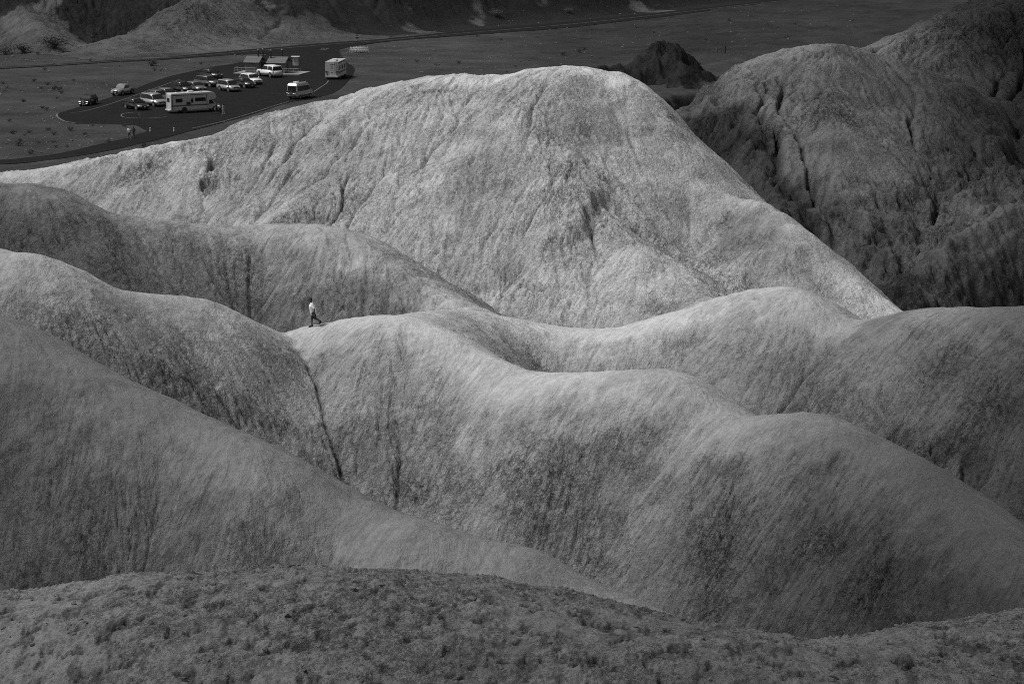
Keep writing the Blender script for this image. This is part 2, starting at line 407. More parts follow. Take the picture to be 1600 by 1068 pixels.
# ------------------------------------------------------------------ materials
def new_mat(name, col=.3, rough=.9, metal=0, spec=None):
    m = bpy.data.materials.new(name); m.use_nodes = True
    b = m.node_tree.nodes['Principled BSDF']
    b.inputs['Base Color'].default_value = (col, col, col, 1); b.inputs['Roughness'].default_value = rough
    b.inputs['Metallic'].default_value = metal
    if spec is not None: b.inputs['Specular IOR Level'].default_value = spec
    return m
def ground_mat(name, stretch=(1, .45, .42), fs=2.6, iso_s=3.6, bump=.62, kd=(.38, .52)):
    """albedo: mesh attribute 'tone' (rock layers, stains, crest dust, painted crest light and crack shade) times procedural flakes and grain; 'rough' says how broken the crust is"""
    m = new_mat(name, .3, .95, spec=.1); t = m.node_tree; b = t.nodes['Principled BSDF']; L = t.links.new
    def N(k, **v):
        n = t.nodes.new(k)
        for a, c in v.items(): n.inputs[a.replace('_', ' ')].default_value = c
        return n
    def math_(op, a, c, clamp=False):
        n = t.nodes.new('ShaderNodeMath'); n.operation = op; n.use_clamp = clamp
        for i, q in enumerate((a, c)):
            if isinstance(q, (int, float)): n.inputs[i].default_value = q
            else: L(q, n.inputs[i])
        return n.outputs[0]
    at = t.nodes.new('ShaderNodeAttribute'); at.attribute_name = 'tone'
    ar = t.nodes.new('ShaderNodeAttribute'); ar.attribute_name = 'rough'
    geo = t.nodes.new('ShaderNodeNewGeometry')
    vm = t.nodes.new('ShaderNodeVectorMath'); vm.operation = 'MULTIPLY'; vm.inputs[1].default_value = stretch
    L(geo.outputs['Position'], vm.inputs[0])
    wob = N('ShaderNodeTexNoise', Scale=.35, Detail=3.0); L(geo.outputs['Position'], wob.inputs['Vector'])
    sc = t.nodes.new('ShaderNodeVectorMath'); sc.operation = 'MULTIPLY_ADD'; sc.inputs[1].default_value = (1.8, 1.8, 1.8)
    L(wob.outputs['Color'], sc.inputs[0]); L(vm.outputs[0], sc.inputs[2])
    fl_ = N('ShaderNodeTexNoise', Scale=fs, Detail=5.0, Roughness=.72, Lacunarity=2.1); L(sc.outputs[0], fl_.inputs['Vector'])
    iso = N('ShaderNodeTexNoise', Scale=iso_s, Detail=5.0, Roughness=.72); L(geo.outputs['Position'], iso.inputs['Vector'])
    big_ = N('ShaderNodeTexNoise', Scale=.28, Detail=5.0, Roughness=.6); L(geo.outputs['Position'], big_.inputs['Vector'])
    gap = N('ShaderNodeMapRange', From_Min=.34, From_Max=.50, To_Min=1.0, To_Max=0.0); gap.interpolation_type = 'SMOOTHSTEP'; L(fl_.outputs['Fac'], gap.inputs['Value'])
    gi_ = N('ShaderNodeMapRange', From_Min=.30, From_Max=.46, To_Min=1.0, To_Max=0.0); gi_.interpolation_type = 'SMOOTHSTEP'; L(iso.outputs['Fac'], gi_.inputs['Value'])
    pm = N('ShaderNodeMapRange', From_Min=.38, From_Max=.60, To_Min=.50, To_Max=1.0); L(big_.outputs['Fac'], pm.inputs['Value'])
    r1 = math_('MULTIPLY', ar.outputs['Fac'], pm.outputs[0])
    vc = t.nodes.new('ShaderNodeTexVoronoi'); vc.feature = 'DISTANCE_TO_EDGE'; vc.inputs['Scale'].default_value = fs*.75
    s2 = t.nodes.new('ShaderNodeVectorMath'); s2.operation = 'MULTIPLY_ADD'; s2.inputs[1].default_value = (.9, .9, .9)
    L(iso.outputs['Color'], s2.inputs[0]); L(sc.outputs[0], s2.inputs[2]); L(s2.outputs[0], vc.inputs['Vector'])
    ck = N('ShaderNodeMapRange', From_Min=.0, From_Max=.075, To_Min=.55, To_Max=0.0); L(vc.outputs['Distance'], ck.inputs['Value'])
    ckm = math_('MULTIPLY', ck.outputs[0], math_('MULTIPLY', r1, r1))
    dk_ = math_('ADD', ckm, math_('MULTIPLY', math_('ADD', math_('MULTIPLY', gap.outputs[0], kd[0]), math_('MULTIPLY', gi_.outputs[0], kd[1])), r1))
    fine = N('ShaderNodeMapRange', From_Min=.3, From_Max=.7, To_Min=.84, To_Max=1.16); L(iso.outputs['Fac'], fine.inputs['Value'])
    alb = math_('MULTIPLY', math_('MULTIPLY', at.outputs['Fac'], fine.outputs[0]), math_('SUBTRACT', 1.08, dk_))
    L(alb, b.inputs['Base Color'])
    h = math_('ADD', math_('MULTIPLY', fl_.outputs['Fac'], math_('ADD', math_('MULTIPLY', r1, 1.0), .12)), math_('MULTIPLY', iso.outputs['Fac'], math_('ADD', math_('MULTIPLY', r1, .45), .12)))
    h = math_('SUBTRACT', h, math_('MULTIPLY', ckm, .25))
    bp = N('ShaderNodeBump', Strength=1.0, Distance=bump); L(h, bp.inputs['Height']); L(bp.outputs['Normal'], b.inputs['Normal'])
    return m
MUD = ground_mat('mudstone')
MUDF = ground_mat('crusted_mud', (1, 1, 1), 3.2, 11.0, .16, (.55, .45))
ROCKM = ground_mat('canyon_rock', (1, .8, .8), 1.2, 3.0, .8, (.3, .3))

# albedo of the ground
tone = np.full(H.shape, .30, np.float32)
big = fbm(X/31, Y/31, 4, 101)
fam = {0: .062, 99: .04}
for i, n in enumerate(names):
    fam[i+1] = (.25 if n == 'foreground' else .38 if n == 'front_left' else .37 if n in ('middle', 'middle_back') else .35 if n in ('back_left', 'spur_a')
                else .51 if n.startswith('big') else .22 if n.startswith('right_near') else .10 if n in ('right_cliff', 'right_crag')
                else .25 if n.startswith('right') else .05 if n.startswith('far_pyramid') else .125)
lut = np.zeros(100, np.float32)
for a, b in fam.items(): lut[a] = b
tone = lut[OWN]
T_ = blur(tone[:int(np.searchsorted(rr, 1000))], 5); tone[:T_.shape[0]] = T_
tone *= 1 + .30*big
sub = slice(i0, i1)
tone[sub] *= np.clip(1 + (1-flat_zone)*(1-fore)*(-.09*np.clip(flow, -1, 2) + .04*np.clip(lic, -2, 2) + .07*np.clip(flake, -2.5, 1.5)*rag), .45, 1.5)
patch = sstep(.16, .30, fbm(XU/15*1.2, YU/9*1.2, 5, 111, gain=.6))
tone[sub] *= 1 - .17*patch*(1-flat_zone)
tone[sub] *= 1-(.15*slump+.18*spot+(.25*scratch+.38*line+.38*crackm)*(1-flat_zone))*sstep(.3, 2.5, D[i0:i1])*(1-fore)  # self-shade of rills and cracks painted dark into the tone
tone[sub] *= 1+(.30*sstep(4.5, .5, D[i0:i1]+1.8*G1)-.22*sstep(3, 11, D[i0:i1]+2*G1)*(1-bigz))*(1-flat_zone)*(1-fore)  # pale dust on crests, plus light tops and shaded faces painted into the tone
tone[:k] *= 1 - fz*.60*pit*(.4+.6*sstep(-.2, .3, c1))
tone[:k] *= (1 + fz*.22*fbm(xf/.5, yf/.35, 5, 160, gain=.7))*(1-.5*fz*sstep(.12, .3, fbm(xf/.42+5, yf/.9, 6, 162, gain=.68)))*1.04
zz = H[sub] + 1.2*fbm(Xs/17, Ys/17, 3, 161)
tone[sub] *= 1 + .13*(1-flat_zone)*(1-fore)*np.clip(fbm(zz/1.6/np.clip(sc_, .6, 2), Xs/45, 4, 163, gain=.6)*1.6, -1, 1)
tone[sub] *= 1 + .16*(1-fore)*sstep(5, 1, D[i0:i1])*fbm(Xs/5/sc_.mean()+.2*Ys, Ys/1.1, 4, 165)
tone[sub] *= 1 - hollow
tone[sub] *= 1 - crag*(.62-.25*sstep(0, .5, rock))
# canyon floor is dark rock
dark = ((OWN == 0) & (UP < .9) & (Y > 120)).astype(np.float32)*(X > 8)
dk = blur(dark[:T_.shape[0]], 8)
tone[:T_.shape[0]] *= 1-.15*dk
# far slopes: dark desert varnish with pale outcrops
fh = (OWN == 99).astype(np.float32)
oc = sstep(.22, .38, fbm(X/17+3, Y/17, 5, 121, gain=.55))
tone = tone*(1-fh) + fh*(.026 + .085*oc)
pl = plain*(.85+.5*fbm(X/9, Y/9, 5, 131, gain=.65))
tone = np.where(plain > .5, tone*pl*(1-.35*sstep(-5, 15, X)*sstep(380, 430, Y)), tone)
tone = np.clip(tone, .02, .6).astype(np.float32)

ROUGH = np.full(H.shape, .6, np.float32)
ROUGH[sub] = (1-flat_zone)*(.12+.88*sstep(.8, 5.5, D[i0:i1]+1.6*G1))*(.62+.38*rag) + .25*flat_zone
ROUGH[:k] = np.where(fz > .5, .8, ROUGH[:k])
def sheet(name, mask, label):
    """faces of the polar sheet whose first corner is in mask, as one mesh"""
    q = np.argwhere(mask[:-1, :-1])
    a = q[:, 0]*NT+q[:, 1]
    F = np.stack([a, a+1, a+NT+1, a+NT], 1)
    ids, inv = np.unique(F.ravel(), return_inverse=True)
    me = bpy.data.meshes.new(name)
    co = np.stack([X.ravel()[ids], Y.ravel()[ids], H.ravel()[ids]], 1).astype(np.float32)
    me.vertices.add(len(ids)); me.vertices.foreach_set('co', co.ravel())
    nf = len(F); me.loops.add(nf*4); me.loops.foreach_set('vertex_index', inv.astype(np.int32).ravel())
    me.polygons.add(nf); me.polygons.foreach_set('loop_start', np.arange(0, nf*4, 4, dtype=np.int32))
    me.polygons.foreach_set('use_smooth', np.ones(nf, bool))
    me.update(calc_edges=True)
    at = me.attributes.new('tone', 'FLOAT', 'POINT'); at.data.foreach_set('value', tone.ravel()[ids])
    ar_ = me.attributes.new('rough', 'FLOAT', 'POINT'); ar_.data.foreach_set('value', ROUGH.ravel()[ids])
    me.materials.append(MUDF if name == 'foreground_slope' else MUD)
    o = bpy.data.objects.new(name, me); COL.objects.link(o)
    o['label'] = label; o['kind'] = 'structure'
    return o
grp = np.zeros(H.shape, np.int8)
def ids_of(*pre): return [i+1 for i, n in enumerate(names) if any(n == p or n.startswith(p+'_') for p in pre)]
sets = [
 ('foreground_slope', np.isin(OWN, [1]) | (Y < 50), 'dark crusty slope of trodden clods in the foreground'),
 ('ridge', None, 'dim bare ridge falling from the left edge in front of the hiker'),
]
gid = np.zeros(H.shape, np.int8)                       # 0 = plain and canyon
gid[np.isin(OWN, [2])] = 2
gid[np.isin(OWN, [3, 4])] = 3
gid[np.isin(OWN, [5])] = 4
gid[np.isin(OWN, ids_of('big'))] = 5
gid[np.isin(OWN, ids_of('right'))] = 6
gid[np.isin(OWN, ids_of('far_cone') + [99])] = 7
gid[np.isin(OWN, ids_of('far_pyramid'))] = 8
gid[(OWN == 1) | (Y < 46)] = 1
gid[(gid == 0) & (Y < 205) & (X < 12)] = 3
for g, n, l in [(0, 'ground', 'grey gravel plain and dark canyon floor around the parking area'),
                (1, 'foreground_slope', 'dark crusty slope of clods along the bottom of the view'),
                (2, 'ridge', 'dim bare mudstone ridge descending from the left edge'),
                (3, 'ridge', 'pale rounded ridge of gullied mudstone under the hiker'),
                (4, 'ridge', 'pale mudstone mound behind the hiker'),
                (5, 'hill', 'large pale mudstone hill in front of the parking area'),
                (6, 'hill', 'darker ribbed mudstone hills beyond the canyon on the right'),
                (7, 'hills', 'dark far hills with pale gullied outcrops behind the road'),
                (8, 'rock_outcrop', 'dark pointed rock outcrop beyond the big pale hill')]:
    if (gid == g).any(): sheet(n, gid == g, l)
print('terrain meshes', time.time()-T0)
# surrounding country, far below and outside the surveyed wedge
me = bpy.data.meshes.new('surrounding_ground')
bm = bmesh.new(); bmesh.ops.create_circle(bm, cap_ends=True, segments=64, radius=9000); bm.to_mesh(me); bm.free()
GM = new_mat('far_gravel', .12, .95)
me.materials.append(GM); o = bpy.data.objects.new('surrounding_ground', me); COL.objects.link(o); o.location = (0, 0, -22)
o['kind'] = 'structure'; o['label'] = 'low desert ground around the badlands'

# ================================================================== building helpers
MATS = {}
def M(col, rough=.6, metal=0, name=None):
    k = (col, rough, metal)
    if k not in MATS:
        m = new_mat(name or 'paint', col, rough, metal)
        t = m.node_tree; b = t.nodes['Principled BSDF']          # faint dust so that no surface is perfectly even
        n = t.nodes.new('ShaderNodeTexNoise'); n.inputs['Scale'].default_value = 3.0; n.inputs['Detail'].default_value = 5
        mr = t.nodes.new('ShaderNodeMapRange'); mr.inputs['To Min'].default_value = col*.85; mr.inputs['To Max'].default_value = col*1.15
        tc = t.nodes.new('ShaderNodeTexCoord')
        t.links.new(tc.outputs['Object'], n.inputs['Vector']); t.links.new(n.outputs['Fac'], mr.inputs['Value']); t.links.new(mr.outputs[0], b.inputs['Base Color'])
        MATS[k] = m
    return MATS[k]
GLASS = M(.015, .3, 0, 'dark_glass'); GLASS.node_tree.nodes['Principled BSDF'].inputs['Specular IOR Level'].default_value = .3; RUB = M(.02, .85, 0, 'rubber'); BLK = M(.025, .6, 0, 'black_plastic'); CHR = M(.55, .25, 1, 'bright_metal')
WHT = M(.72, .45, 0, 'white_paint'); LMP = M(.8, .2, 0, 'lamp_glass'); RED = M(.10, .3, 0, 'tail_lamp_glass')
class MB:
    def __init__(s): s.b = bmesh.new()
    def box(s, x0, x1, y0, y1, z0, z1, bev=0):
        vs = [s.b.verts.new(p) for p in ((x0,y0,z0),(x1,y0,z0),(x1,y1,z0),(x0,y1,z0),(x0,y0,z1),(x1,y0,z1),(x1,y1,z1),(x0,y1,z1))]
        fs = [s.b.faces.new([vs[i] for i in q]) for q in ((0,3,2,1),(4,5,6,7),(0,1,5,4),(1,2,6,5),(2,3,7,6),(3,0,4,7))]
        if bev: bmesh.ops.bevel(s.b, geom=list({e for f in fs for e in f.edges}), offset=bev, segments=2, affect='EDGES')
        return s
    def prism(s, prof, y0, y1, bev=0):
        """prof: (x, z[, inset]) outline, extruded from y0 to y1"""
        A = [s.b.verts.new((p[0], y0+(p[2] if len(p) > 2 else 0), p[1])) for p in prof]
        B = [s.b.verts.new((p[0], y1-(p[2] if len(p) > 2 else 0), p[1])) for p in prof]
        n = len(prof); fs = []
        fs.append(s.b.faces.new(A)); fs.append(s.b.faces.new(B[::-1]))
        for i in range(n): fs.append(s.b.faces.new((A[i], B[i], B[(i+1) % n], A[(i+1) % n])))
        if bev: bmesh.ops.bevel(s.b, geom=list({e for f in fs for e in f.edges}), offset=bev, segments=2, affect='EDGES', clamp_overlap=True)
        return s
    def cyl(s, c, r, h, axis='z', seg=20, r2=None):
        g = bmesh.ops.create_cone(s.b, cap_ends=True, segments=seg, radius1=r, radius2=r if r2 is None else r2, depth=h)
        m = Matrix.Identity(4)
        if axis == 'y': m = Matrix.Rotation(PI/2, 4, 'X')
        if axis == 'x': m = Matrix.Rotation(PI/2, 4, 'Y')
        bmesh.ops.transform(s.b, matrix=Matrix.Translation(c) @ m, verts=g['verts']); return s
    def tube(s, pts, r, seg=8):
        for a, b in zip(pts[:-1], pts[1:]):
            a = Vector(a); b = Vector(b); d = b-a
            g = bmesh.ops.create_cone(s.b, cap_ends=True, segments=seg, radius1=r, radius2=r, depth=d.length+r*.6)
            bmesh.ops.transform(s.b, matrix=Matrix.Translation((a+b)/2) @ d.to_track_quat('Z', 'Y').to_matrix().to_4x4(), verts=g['verts'])
        return s
    def ring(s, c, R_, r, axis='y', seg=18):
        pts = []
        for i in range(seg+1):
            a = 2*PI*i/seg
            pts.append((c[0]+R_*math.cos(a), c[1], c[2]+R_*math.sin(a)) if axis == 'y' else (c[0], c[1]+R_*math.cos(a), c[2]+R_*math.sin(a)))
        return s.tube(pts, r, 6)
    def quad(s, p, th=.015):
        """flat plate through four points, with a little thickness along its normal"""
        P = [Vector(q) for q in p]; n = (P[1]-P[0]).cross(P[3]-P[0]).normalized()*th
        A = [s.b.verts.new(q+n) for q in P]; B = [s.b.verts.new(q-n) for q in P]
        s.b.faces.new(A); s.b.faces.new(B[::-1])
        for i in range(4): s.b.faces.new((A[i], B[i], B[(i+1) % 4], A[(i+1) % 4]))
        return s
    def build(s, name, mat, parent=None, smooth=False):
        bmesh.ops.recalc_face_normals(s.b, faces=s.b.faces[:])
        me = bpy.data.meshes.new(name); s.b.to_mesh(me); s.b.free()
        if smooth:
            for p in me.polygons: p.use_smooth = True
        me.materials.append(mat)
        o = bpy.data.objects.new(name, me); COL.objects.link(o)
        if parent is not None: o.parent = parent
        return o
def tag(o, label=None, cat=None, group=None, kind=None):
    if label: o['label'] = label
    if cat: o['category'] = cat
    if group: o['group'] = group
    if kind: o['kind'] = kind
    return o
def thing(name, label, cat, loc=(0, 0, 0), rz=0, group=None):
    o = bpy.data.objects.new(name, None); COL.objects.link(o); o.empty_display_size = .3
    o.location = loc; o.rotation_euler = (0, 0, rz)
    return tag(o, label, cat, group)
def copy_tree(o, parent=None):
    c = o.copy(); COL.objects.link(c); c.parent = parent
    for ch in list(o.children): copy_tree(ch, c)
    return c

print('before asphalt', time.time()-T0)
# ================================================================== asphalt
ASPH_Z = .06
def flat_poly(name, pts, z, mat, label, kind='structure', depth=None):
    P = [on_plane(u, v, z) for u, v in pts]
    b = bmesh.new(); vs = [b.verts.new((x, y, z)) for x, y in P]
    f = b.faces.new(vs)
    if f.normal.z < 0: f.normal_flip()
    b.normal_update()
    if depth:
        g = bmesh.ops.extrude_face_region(b, geom=[f]); nv = [q for q in g['geom'] if isinstance(q, bmesh.types.BMVert)]
        bmesh.ops.translate(b, vec=(0, 0, -depth), verts=nv)
    bmesh.ops.recalc_face_normals(b, faces=b.faces[:])
    bmesh.ops.triangulate(b, faces=b.faces[:])
    me = bpy.data.meshes.new(name); b.to_mesh(me); b.free(); me.materials.append(mat)
    o = bpy.data.objects.new(name, me); COL.objects.link(o); return tag(o, label, None, None, kind)
ASPH = new_mat('asphalt', .045, .95, spec=.05)
def asph_nodes(m, lo, hi):
    t = m.node_tree; b = t.nodes['Principled BSDF']
    n = t.nodes.new('ShaderNodeTexNoise'); n.inputs['Scale'].default_value = .35; n.inputs['Detail'].default_value = 9; n.inputs['Roughness'].default_value = .7
    g = t.nodes.new('ShaderNodeNewGeometry'); mr = t.nodes.new('ShaderNodeMapRange')
    mr.inputs['From Min'].default_value = .3; mr.inputs['From Max'].default_value = .7
    mr.inputs['To Min'].default_value = lo; mr.inputs['To Max'].default_value = hi
    t.links.new(g.outputs['Position'], n.inputs['Vector']); t.links.new(n.outputs['Fac'], mr.inputs['Value']); t.links.new(mr.outputs[0], b.inputs['Base Color'])
asph_nodes(ASPH, .013, .021)
def smooth_outline(pts, n=5, closed=True):
    out = []; N = len(pts)
    for i in range(N if closed else N-1):
        p = [np.array(pts[(i+k) % N] if closed else pts[min(max(i+k, 0), N-1)], float) for k in (-1, 0, 1, 2)]
        for t in np.arange(n)/n:
            out.append(tuple(.5*(2*p[1]+(p[2]-p[0])*t+(2*p[0]-5*p[1]+4*p[2]-p[3])*t*t+(3*p[1]-p[0]-3*p[2]+p[3])*t**3)))
    if not closed: out.append(tuple(pts[-1]))
    return out
upper = [(425,82),(404,89),(386,94.5),(360,100.5),(330,105),(292,113),(259,121),(225,133),(209,139),(175.5,151),(153,158),(124,167),(97,175)]
tip = [(88,178.5),(87,181.5),(92,186),(102,190.3),(117,192.6)]
mid = [(157,193),(209,195),(221,200),(229,205)]
path_up = [(214,209.5),(202,214.5),(160,224),(90,240),(40,246),(0,249.5),(-140,252),(-400,250)]
path_lo = [(-400,257),(-140,259),(0,256.5),(67,251),(130,242),(180,233),(247,217.5),(292,206),(330,196),(375,184),(420,170),(451,160),(487,154),(521,145),(541,130),(551,117),(554,108),(551,103),(544,99),(537,91.5),(532,84),(529,77.5)]
top_r = [(545,73.5),(572,69)]
road_up = [(572,63.6),(500,68.2),(442,73),(425,74.5)]
lot = smooth_outline(upper+tip, 3, False) + smooth_outline(mid+path_up, 3, False) + smooth_outline(path_lo, 3, False) + top_r + [(572,63.6),(500,68.2),(442,73),(432,74.2)]
flat_poly('parking_lot', lot, ASPH_Z, ASPH, 'dark asphalt parking lot with a path leading to the left edge', depth=.4)
hw_up = [(-500,121),(-200,113.5),(0,105),(100,99.5),(180,94),(240,91.4),(330,82.3),(442,73),(500,67.8),(600,60.8),(700,50.5),(800,41.5),(900,32.8),(1050,17.5),(1150,6.8),(1225,-1.5),(1400,-22),(1600,-45)]
hw_lo = [(1600,-40),(1400,-16),(1225,3),(1150,11.5),(1050,24.5),(960,35),(900,42),(800,50),(750,53.5),(660,60),(600,65.5),(572,69),(500,75.5),(425,83),(360,86),(330,88),(240,94.3),(180,97),(100,102),(0,107.6),(-200,116),(-500,124)]
flat_poly('road', smooth_outline(hw_up, 4, False)+smooth_outline(hw_lo, 4, False), ASPH_Z+.02, ASPH, 'long dark road crossing the top of the view', depth=.4)
LINE = new_mat('road_paint', .30, .8); asph_nodes(LINE, .06, .16)
def stripe(pts, wd, name, label, z=ASPH_Z+.012):
    P = [Vector(on_plane(u, v, z)) for u, v in smooth_outline(pts, 6, False)]
    b = bmesh.new(); prev = None
    for i, p in enumerate(P):
        d = (P[min(i+1, len(P)-1)]-P[max(i-1, 0)]).normalized(); n = Vector((-d.y, d.x))*wd/2
        cur = (b.verts.new((p.x+n.x, p.y+n.y, z)), b.verts.new((p.x-n.x, p.y-n.y, z)))
        if prev: b.faces.new((prev[0], cur[0], cur[1], prev[1]))
        prev = cur
    bmesh.ops.recalc_face_normals(b, faces=b.faces[:])
    me = bpy.data.meshes.new(name); b.to_mesh(me); b.free(); me.materials.append(LINE)
    o = bpy.data.objects.new(name, me); COL.objects.link(o); return tag(o, label, kind='structure')
stripe([(89.5,177.5),(88.8,181),(93.5,185.6),(103,189.8),(117,191.9)], .35, 'painted_line', 'pale edge line round the left tip of the parking lot')
stripe([(214.6,175.4),(203,176),(192,177.8),(189.4,180.2),(193,182.8),(205.6,184.2),(225,184.8),(242,184.2),(260,182.6)], .22, 'painted_line', 'thin white loop line in front of the parked cars')
stripe([(110,176),(126,174.6),(157.5,167),(193.5,155),(225,144),(281,124)], .18, 'painted_line', 'faint lane line along the left side of the lot')
stripe([(490,143.5),(500,137),(510,130.5),(513,126)], .22, 'painted_line', 'thin white line between the camper van and the large motorhome')
stripe([(300,200.5),(352,188.5),(400,174.5),(420,168),(451,158.5)], .20, 'painted_line', 'thin edge line along the near side of the lot')
ycl = [(-300,117.8),(0,106.3),(180,95.5),(330,85.2),(500,70.5),(600,63.2),(700,53.8),(800,45.6),(900,37),(1050,20.8),(1225,.6)]
stripe(ycl, .3, 'painted_line', 'thin centre line of the long road', ASPH_Z+.034)
cu = bpy.data.curves.new('stop_text', 'FONT'); cu.body = 'STOP'; cu.align_x = 'CENTER'; cu.size = 1.0
to = bpy.data.objects.new('stop_text', cu); COL.objects.link(to); bpy.context.view_layer.update()
me = bpy.data.meshes.new_from_object(to); bpy.data.objects.remove(to)
me.materials.clear(); me.materials.append(LINE); o = bpy.data.objects.new('road_lettering', me); COL.objects.link(o)
x, y = on_plane(505, 79); o.location = (x, y, ASPH_Z+.015); o.scale = (.72, 8.5, 1); tag(o, 'white word STOP painted where the lot meets the road', kind='structure')

# ================================================================== vehicles: local +x is forward
def wheels(t, xs, hw, r, wd=.22, rimmat=None):
    for x in xs:
        for s in (-1, 1):
            w_ = MB().cyl((0, 0, 0), r, wd, 'y', 24).build('wheel', RUB, t); w_.location = (x, s*(hw-wd/2), r)
            rm = MB().cyl((0, 0, 0), r*.60, wd+.03, 'y', 16)
            rm.cyl((0, 0, 0), r*.14, wd+.06, 'y', 10)
            rm.build('rim', rimmat or M(.35, .35, .6, 'alloy'), w_)
def car(kind, paint, label, u, v, phi, L=4.6, W=1.84, H=1.66, lights=False, rim=None, bedcap=False, k=1.14):
    """phi: heading, 0 = facing the camera, positive turns to the picture's right; (u, v) = centre of its footprint"""
    x, y = on_plane(u, v, ASPH_Z)
    t = thing({'pickup': 'pickup_truck', 'minivan': 'minivan', 'hatch': 'hatchback_car'}.get(kind, 'parked_suv'), label,
              {'pickup': 'pickup truck', 'minivan': 'minivan'}.get(kind, 'car'), (x, y, ASPH_Z), -PI/2+R(phi))
    t.scale = (k, k, k)
    h2 = W/2; f = L/2; g = .24
    P = {  # hood height, windscreen base x, top x, roof end x, rear glass base x, belt, roof start
        'suv': (.98, .24*L, .08*L, -.39*L, -.475*L, 1.02), 'hatch': (.92, .26*L, .06*L, -.34*L, -.465*L, .96),
        'wagon': (.90, .20*L, .05*L, -.34*L, -.47*L, .95), 'minivan': (.98, .33*L, .13*L, -.42*L, -.485*L, 1.0),
        'pickup': (1.10, .21*L, .08*L, -.16*L, -.19*L, 1.16)}[kind]
    hood, wb, wt, re_, rb, belt = P
    pm = paint
    low = [(-f+.05, g+.05), (-f, .55), (-f+.03, belt-.05, .02), (rb, belt, .05), (wb, belt, .05), (wb+.12, hood+.02, .06), (f-.45, hood-.08, .07), (f-.10, hood-.22, .09), (f, .58, .06), (f-.03, g+.06, .05)]
    if kind == 'pickup':
        low = [(-f+.05, g+.18), (-f, .7), (-f, belt-.04, .02), (rb, belt, .03), (wb, belt, .05), (wb+.1, hood+.04, .06), (f-.35, hood-.05, .06), (f-.05, hood-.18, .08), (f, .62, .04), (f-.04, g+.14, .03)]
    body = MB().prism(low, -h2, h2, .045).build('body', pm, t, True)
    ti = .20 if kind != 'minivan' else .15
    roof = [(rb, belt-.02, .06), (wb, belt-.02, .06), (wt, H-.05, ti), (wt-.25, H, ti+.04), ((wt+re_)/2, H+.02, ti+.04), (re_+.1, H-.02, ti+.04), (re_, H-.07, ti)]
    cab = MB().prism(roof, -h2, h2, .03).build('cabin', pm, t, True)
    # glass, proud of the cabin faces
    def side(x0b, x0t, x1b, x1t, s):
        zb, zt = belt+.05, H-.13
        yb = (h2-.06-(ti-.06)*.05/(H-belt)-.0)*s; yt = (h2-.06-(ti-.06)*((zt-belt)/(H-belt)))*s
        q = [(x0b, yb+.008*s, zb), (x1b, yb+.008*s, zb), (x1t, yt+.008*s, zt), (x0t, yt+.008*s, zt)]
        return q
    dx = wt-wb
    xm = (wb+re_)/2+.05
    for s in (-1, 1):
        MB().quad(side(xm, xm, wb-.16, wt-.02, s)).build('side_window', GLASS, t)
        if kind in ('pickup',):
            MB().quad(side(rb+.12, re_+.06, xm-.07, xm-.07, s)).build('side_window', GLASS, t)
        else:
            x2 = re_+.38
            MB().quad(side(x2+.05, x2+.05, xm-.07, xm-.07, s)).build('side_window', GLASS, t)
            MB().quad(side(rb+.22, re_+.12, x2-.03, x2-.03, s)).build('side_window', GLASS, t)
        MB().box(wb-.30, wb-.08, s*(h2+.02)-.08, s*(h2+.02)+.08, belt+.0, belt+.17, .03).build('mirror', pm if kind != 'pickup' else BLK, t)
    def slab(xb, zb, yb, xt, zt, yt, off):
        return [(xb+off, -yb, zb), (xb+off, yb, zb), (xt+off, yt, zt), (xt+off, -yt, zt)]
    k1, k2 = .10, .90
    MB().quad(slab(wb+dx*k1, belt+(H-.05-belt)*k1, h2-.14, wb+dx*k2, belt+(H-.05-belt)*k2, h2-ti-.04, .022), .01).build('windshield', GLASS, t)
    if kind != 'pickup':
        MB().quad(slab(rb+(re_-rb)*.18, belt+(H-.07-belt)*.18, h2-.18, rb+(re_-rb)*.88, belt+(H-.07-belt)*.88, h2-ti-.06, -.022), .01).build('rear_window', GLASS, t)
    else:
        MB().quad(slab(rb+(re_-rb)*.2, belt+.12, h2-.2, rb+(re_-rb)*.85, H-.16, h2-.26, -.022), .01).build('rear_window', GLASS, t)
    # front and rear
    MB().box(f-.16, f+.012, -h2*.52, h2*.52, .52, hood-.25, .02).build('grille', BLK, t)
    MB().box(f-.14, f+.035, -h2+.09, h2-.09, g+.08, .46, .03).build('bumper', BLK if kind != 'minivan' else pm, t)
    MB().box(-f-.03, -f+.14, -h2+.05, h2-.05, g+.10, .50, .03).build('bumper', BLK if kind != 'pickup' else CHR, t)
    lm = LMP
    if lights:
        lm = bpy.data.materials.get('lit_headlamp')
        if lm is None:
            lm = new_mat('lit_headlamp', .9, .2); b = lm.node_tree.nodes['Principled BSDF']
            b.inputs['Emission Color'].default_value = (1, 1, 1, 1); b.inputs['Emission Strength'].default_value = .55
    for s in (-1, 1):
        MB().box(f-.30, f-.015, s*(h2-.32)-.19, s*(h2-.32)+.19, hood-.36, hood-.20, .03).build('headlight', lm, t)
        MB().box(-f-.012, -f+.12, s*(h2-.14)-.10, s*(h2-.14)+.10, belt-.36, belt-.08, .02).build('tail_light', RED, t)
        if lights: MB().box(f-.1, f+.045, s*(h2-.34)-.13, s*(h2-.34)+.13, g+.13, g+.21, .01).build('fog_light', lm, t)
    MB().box(f+.01, f+.05, -.16, .16, .44, .55).build('license_plate', WHT, t)
    MB().box(-f-.05, -f-.01, -.16, .16, .55, .68).build('license_plate', WHT, t)
    wr = .35 if kind != 'pickup' else .40
    for xx in (f-.92, -f+.90):
        for s in (-1, 1):
            MB().cyl((xx, s*(h2-.10), wr+.03), wr+.07, .24, 'y', 24).build('wheel_arch', BLK, t)
    wheels(t, (f-.92, -f+.90), h2+.03, wr, .24, rim)
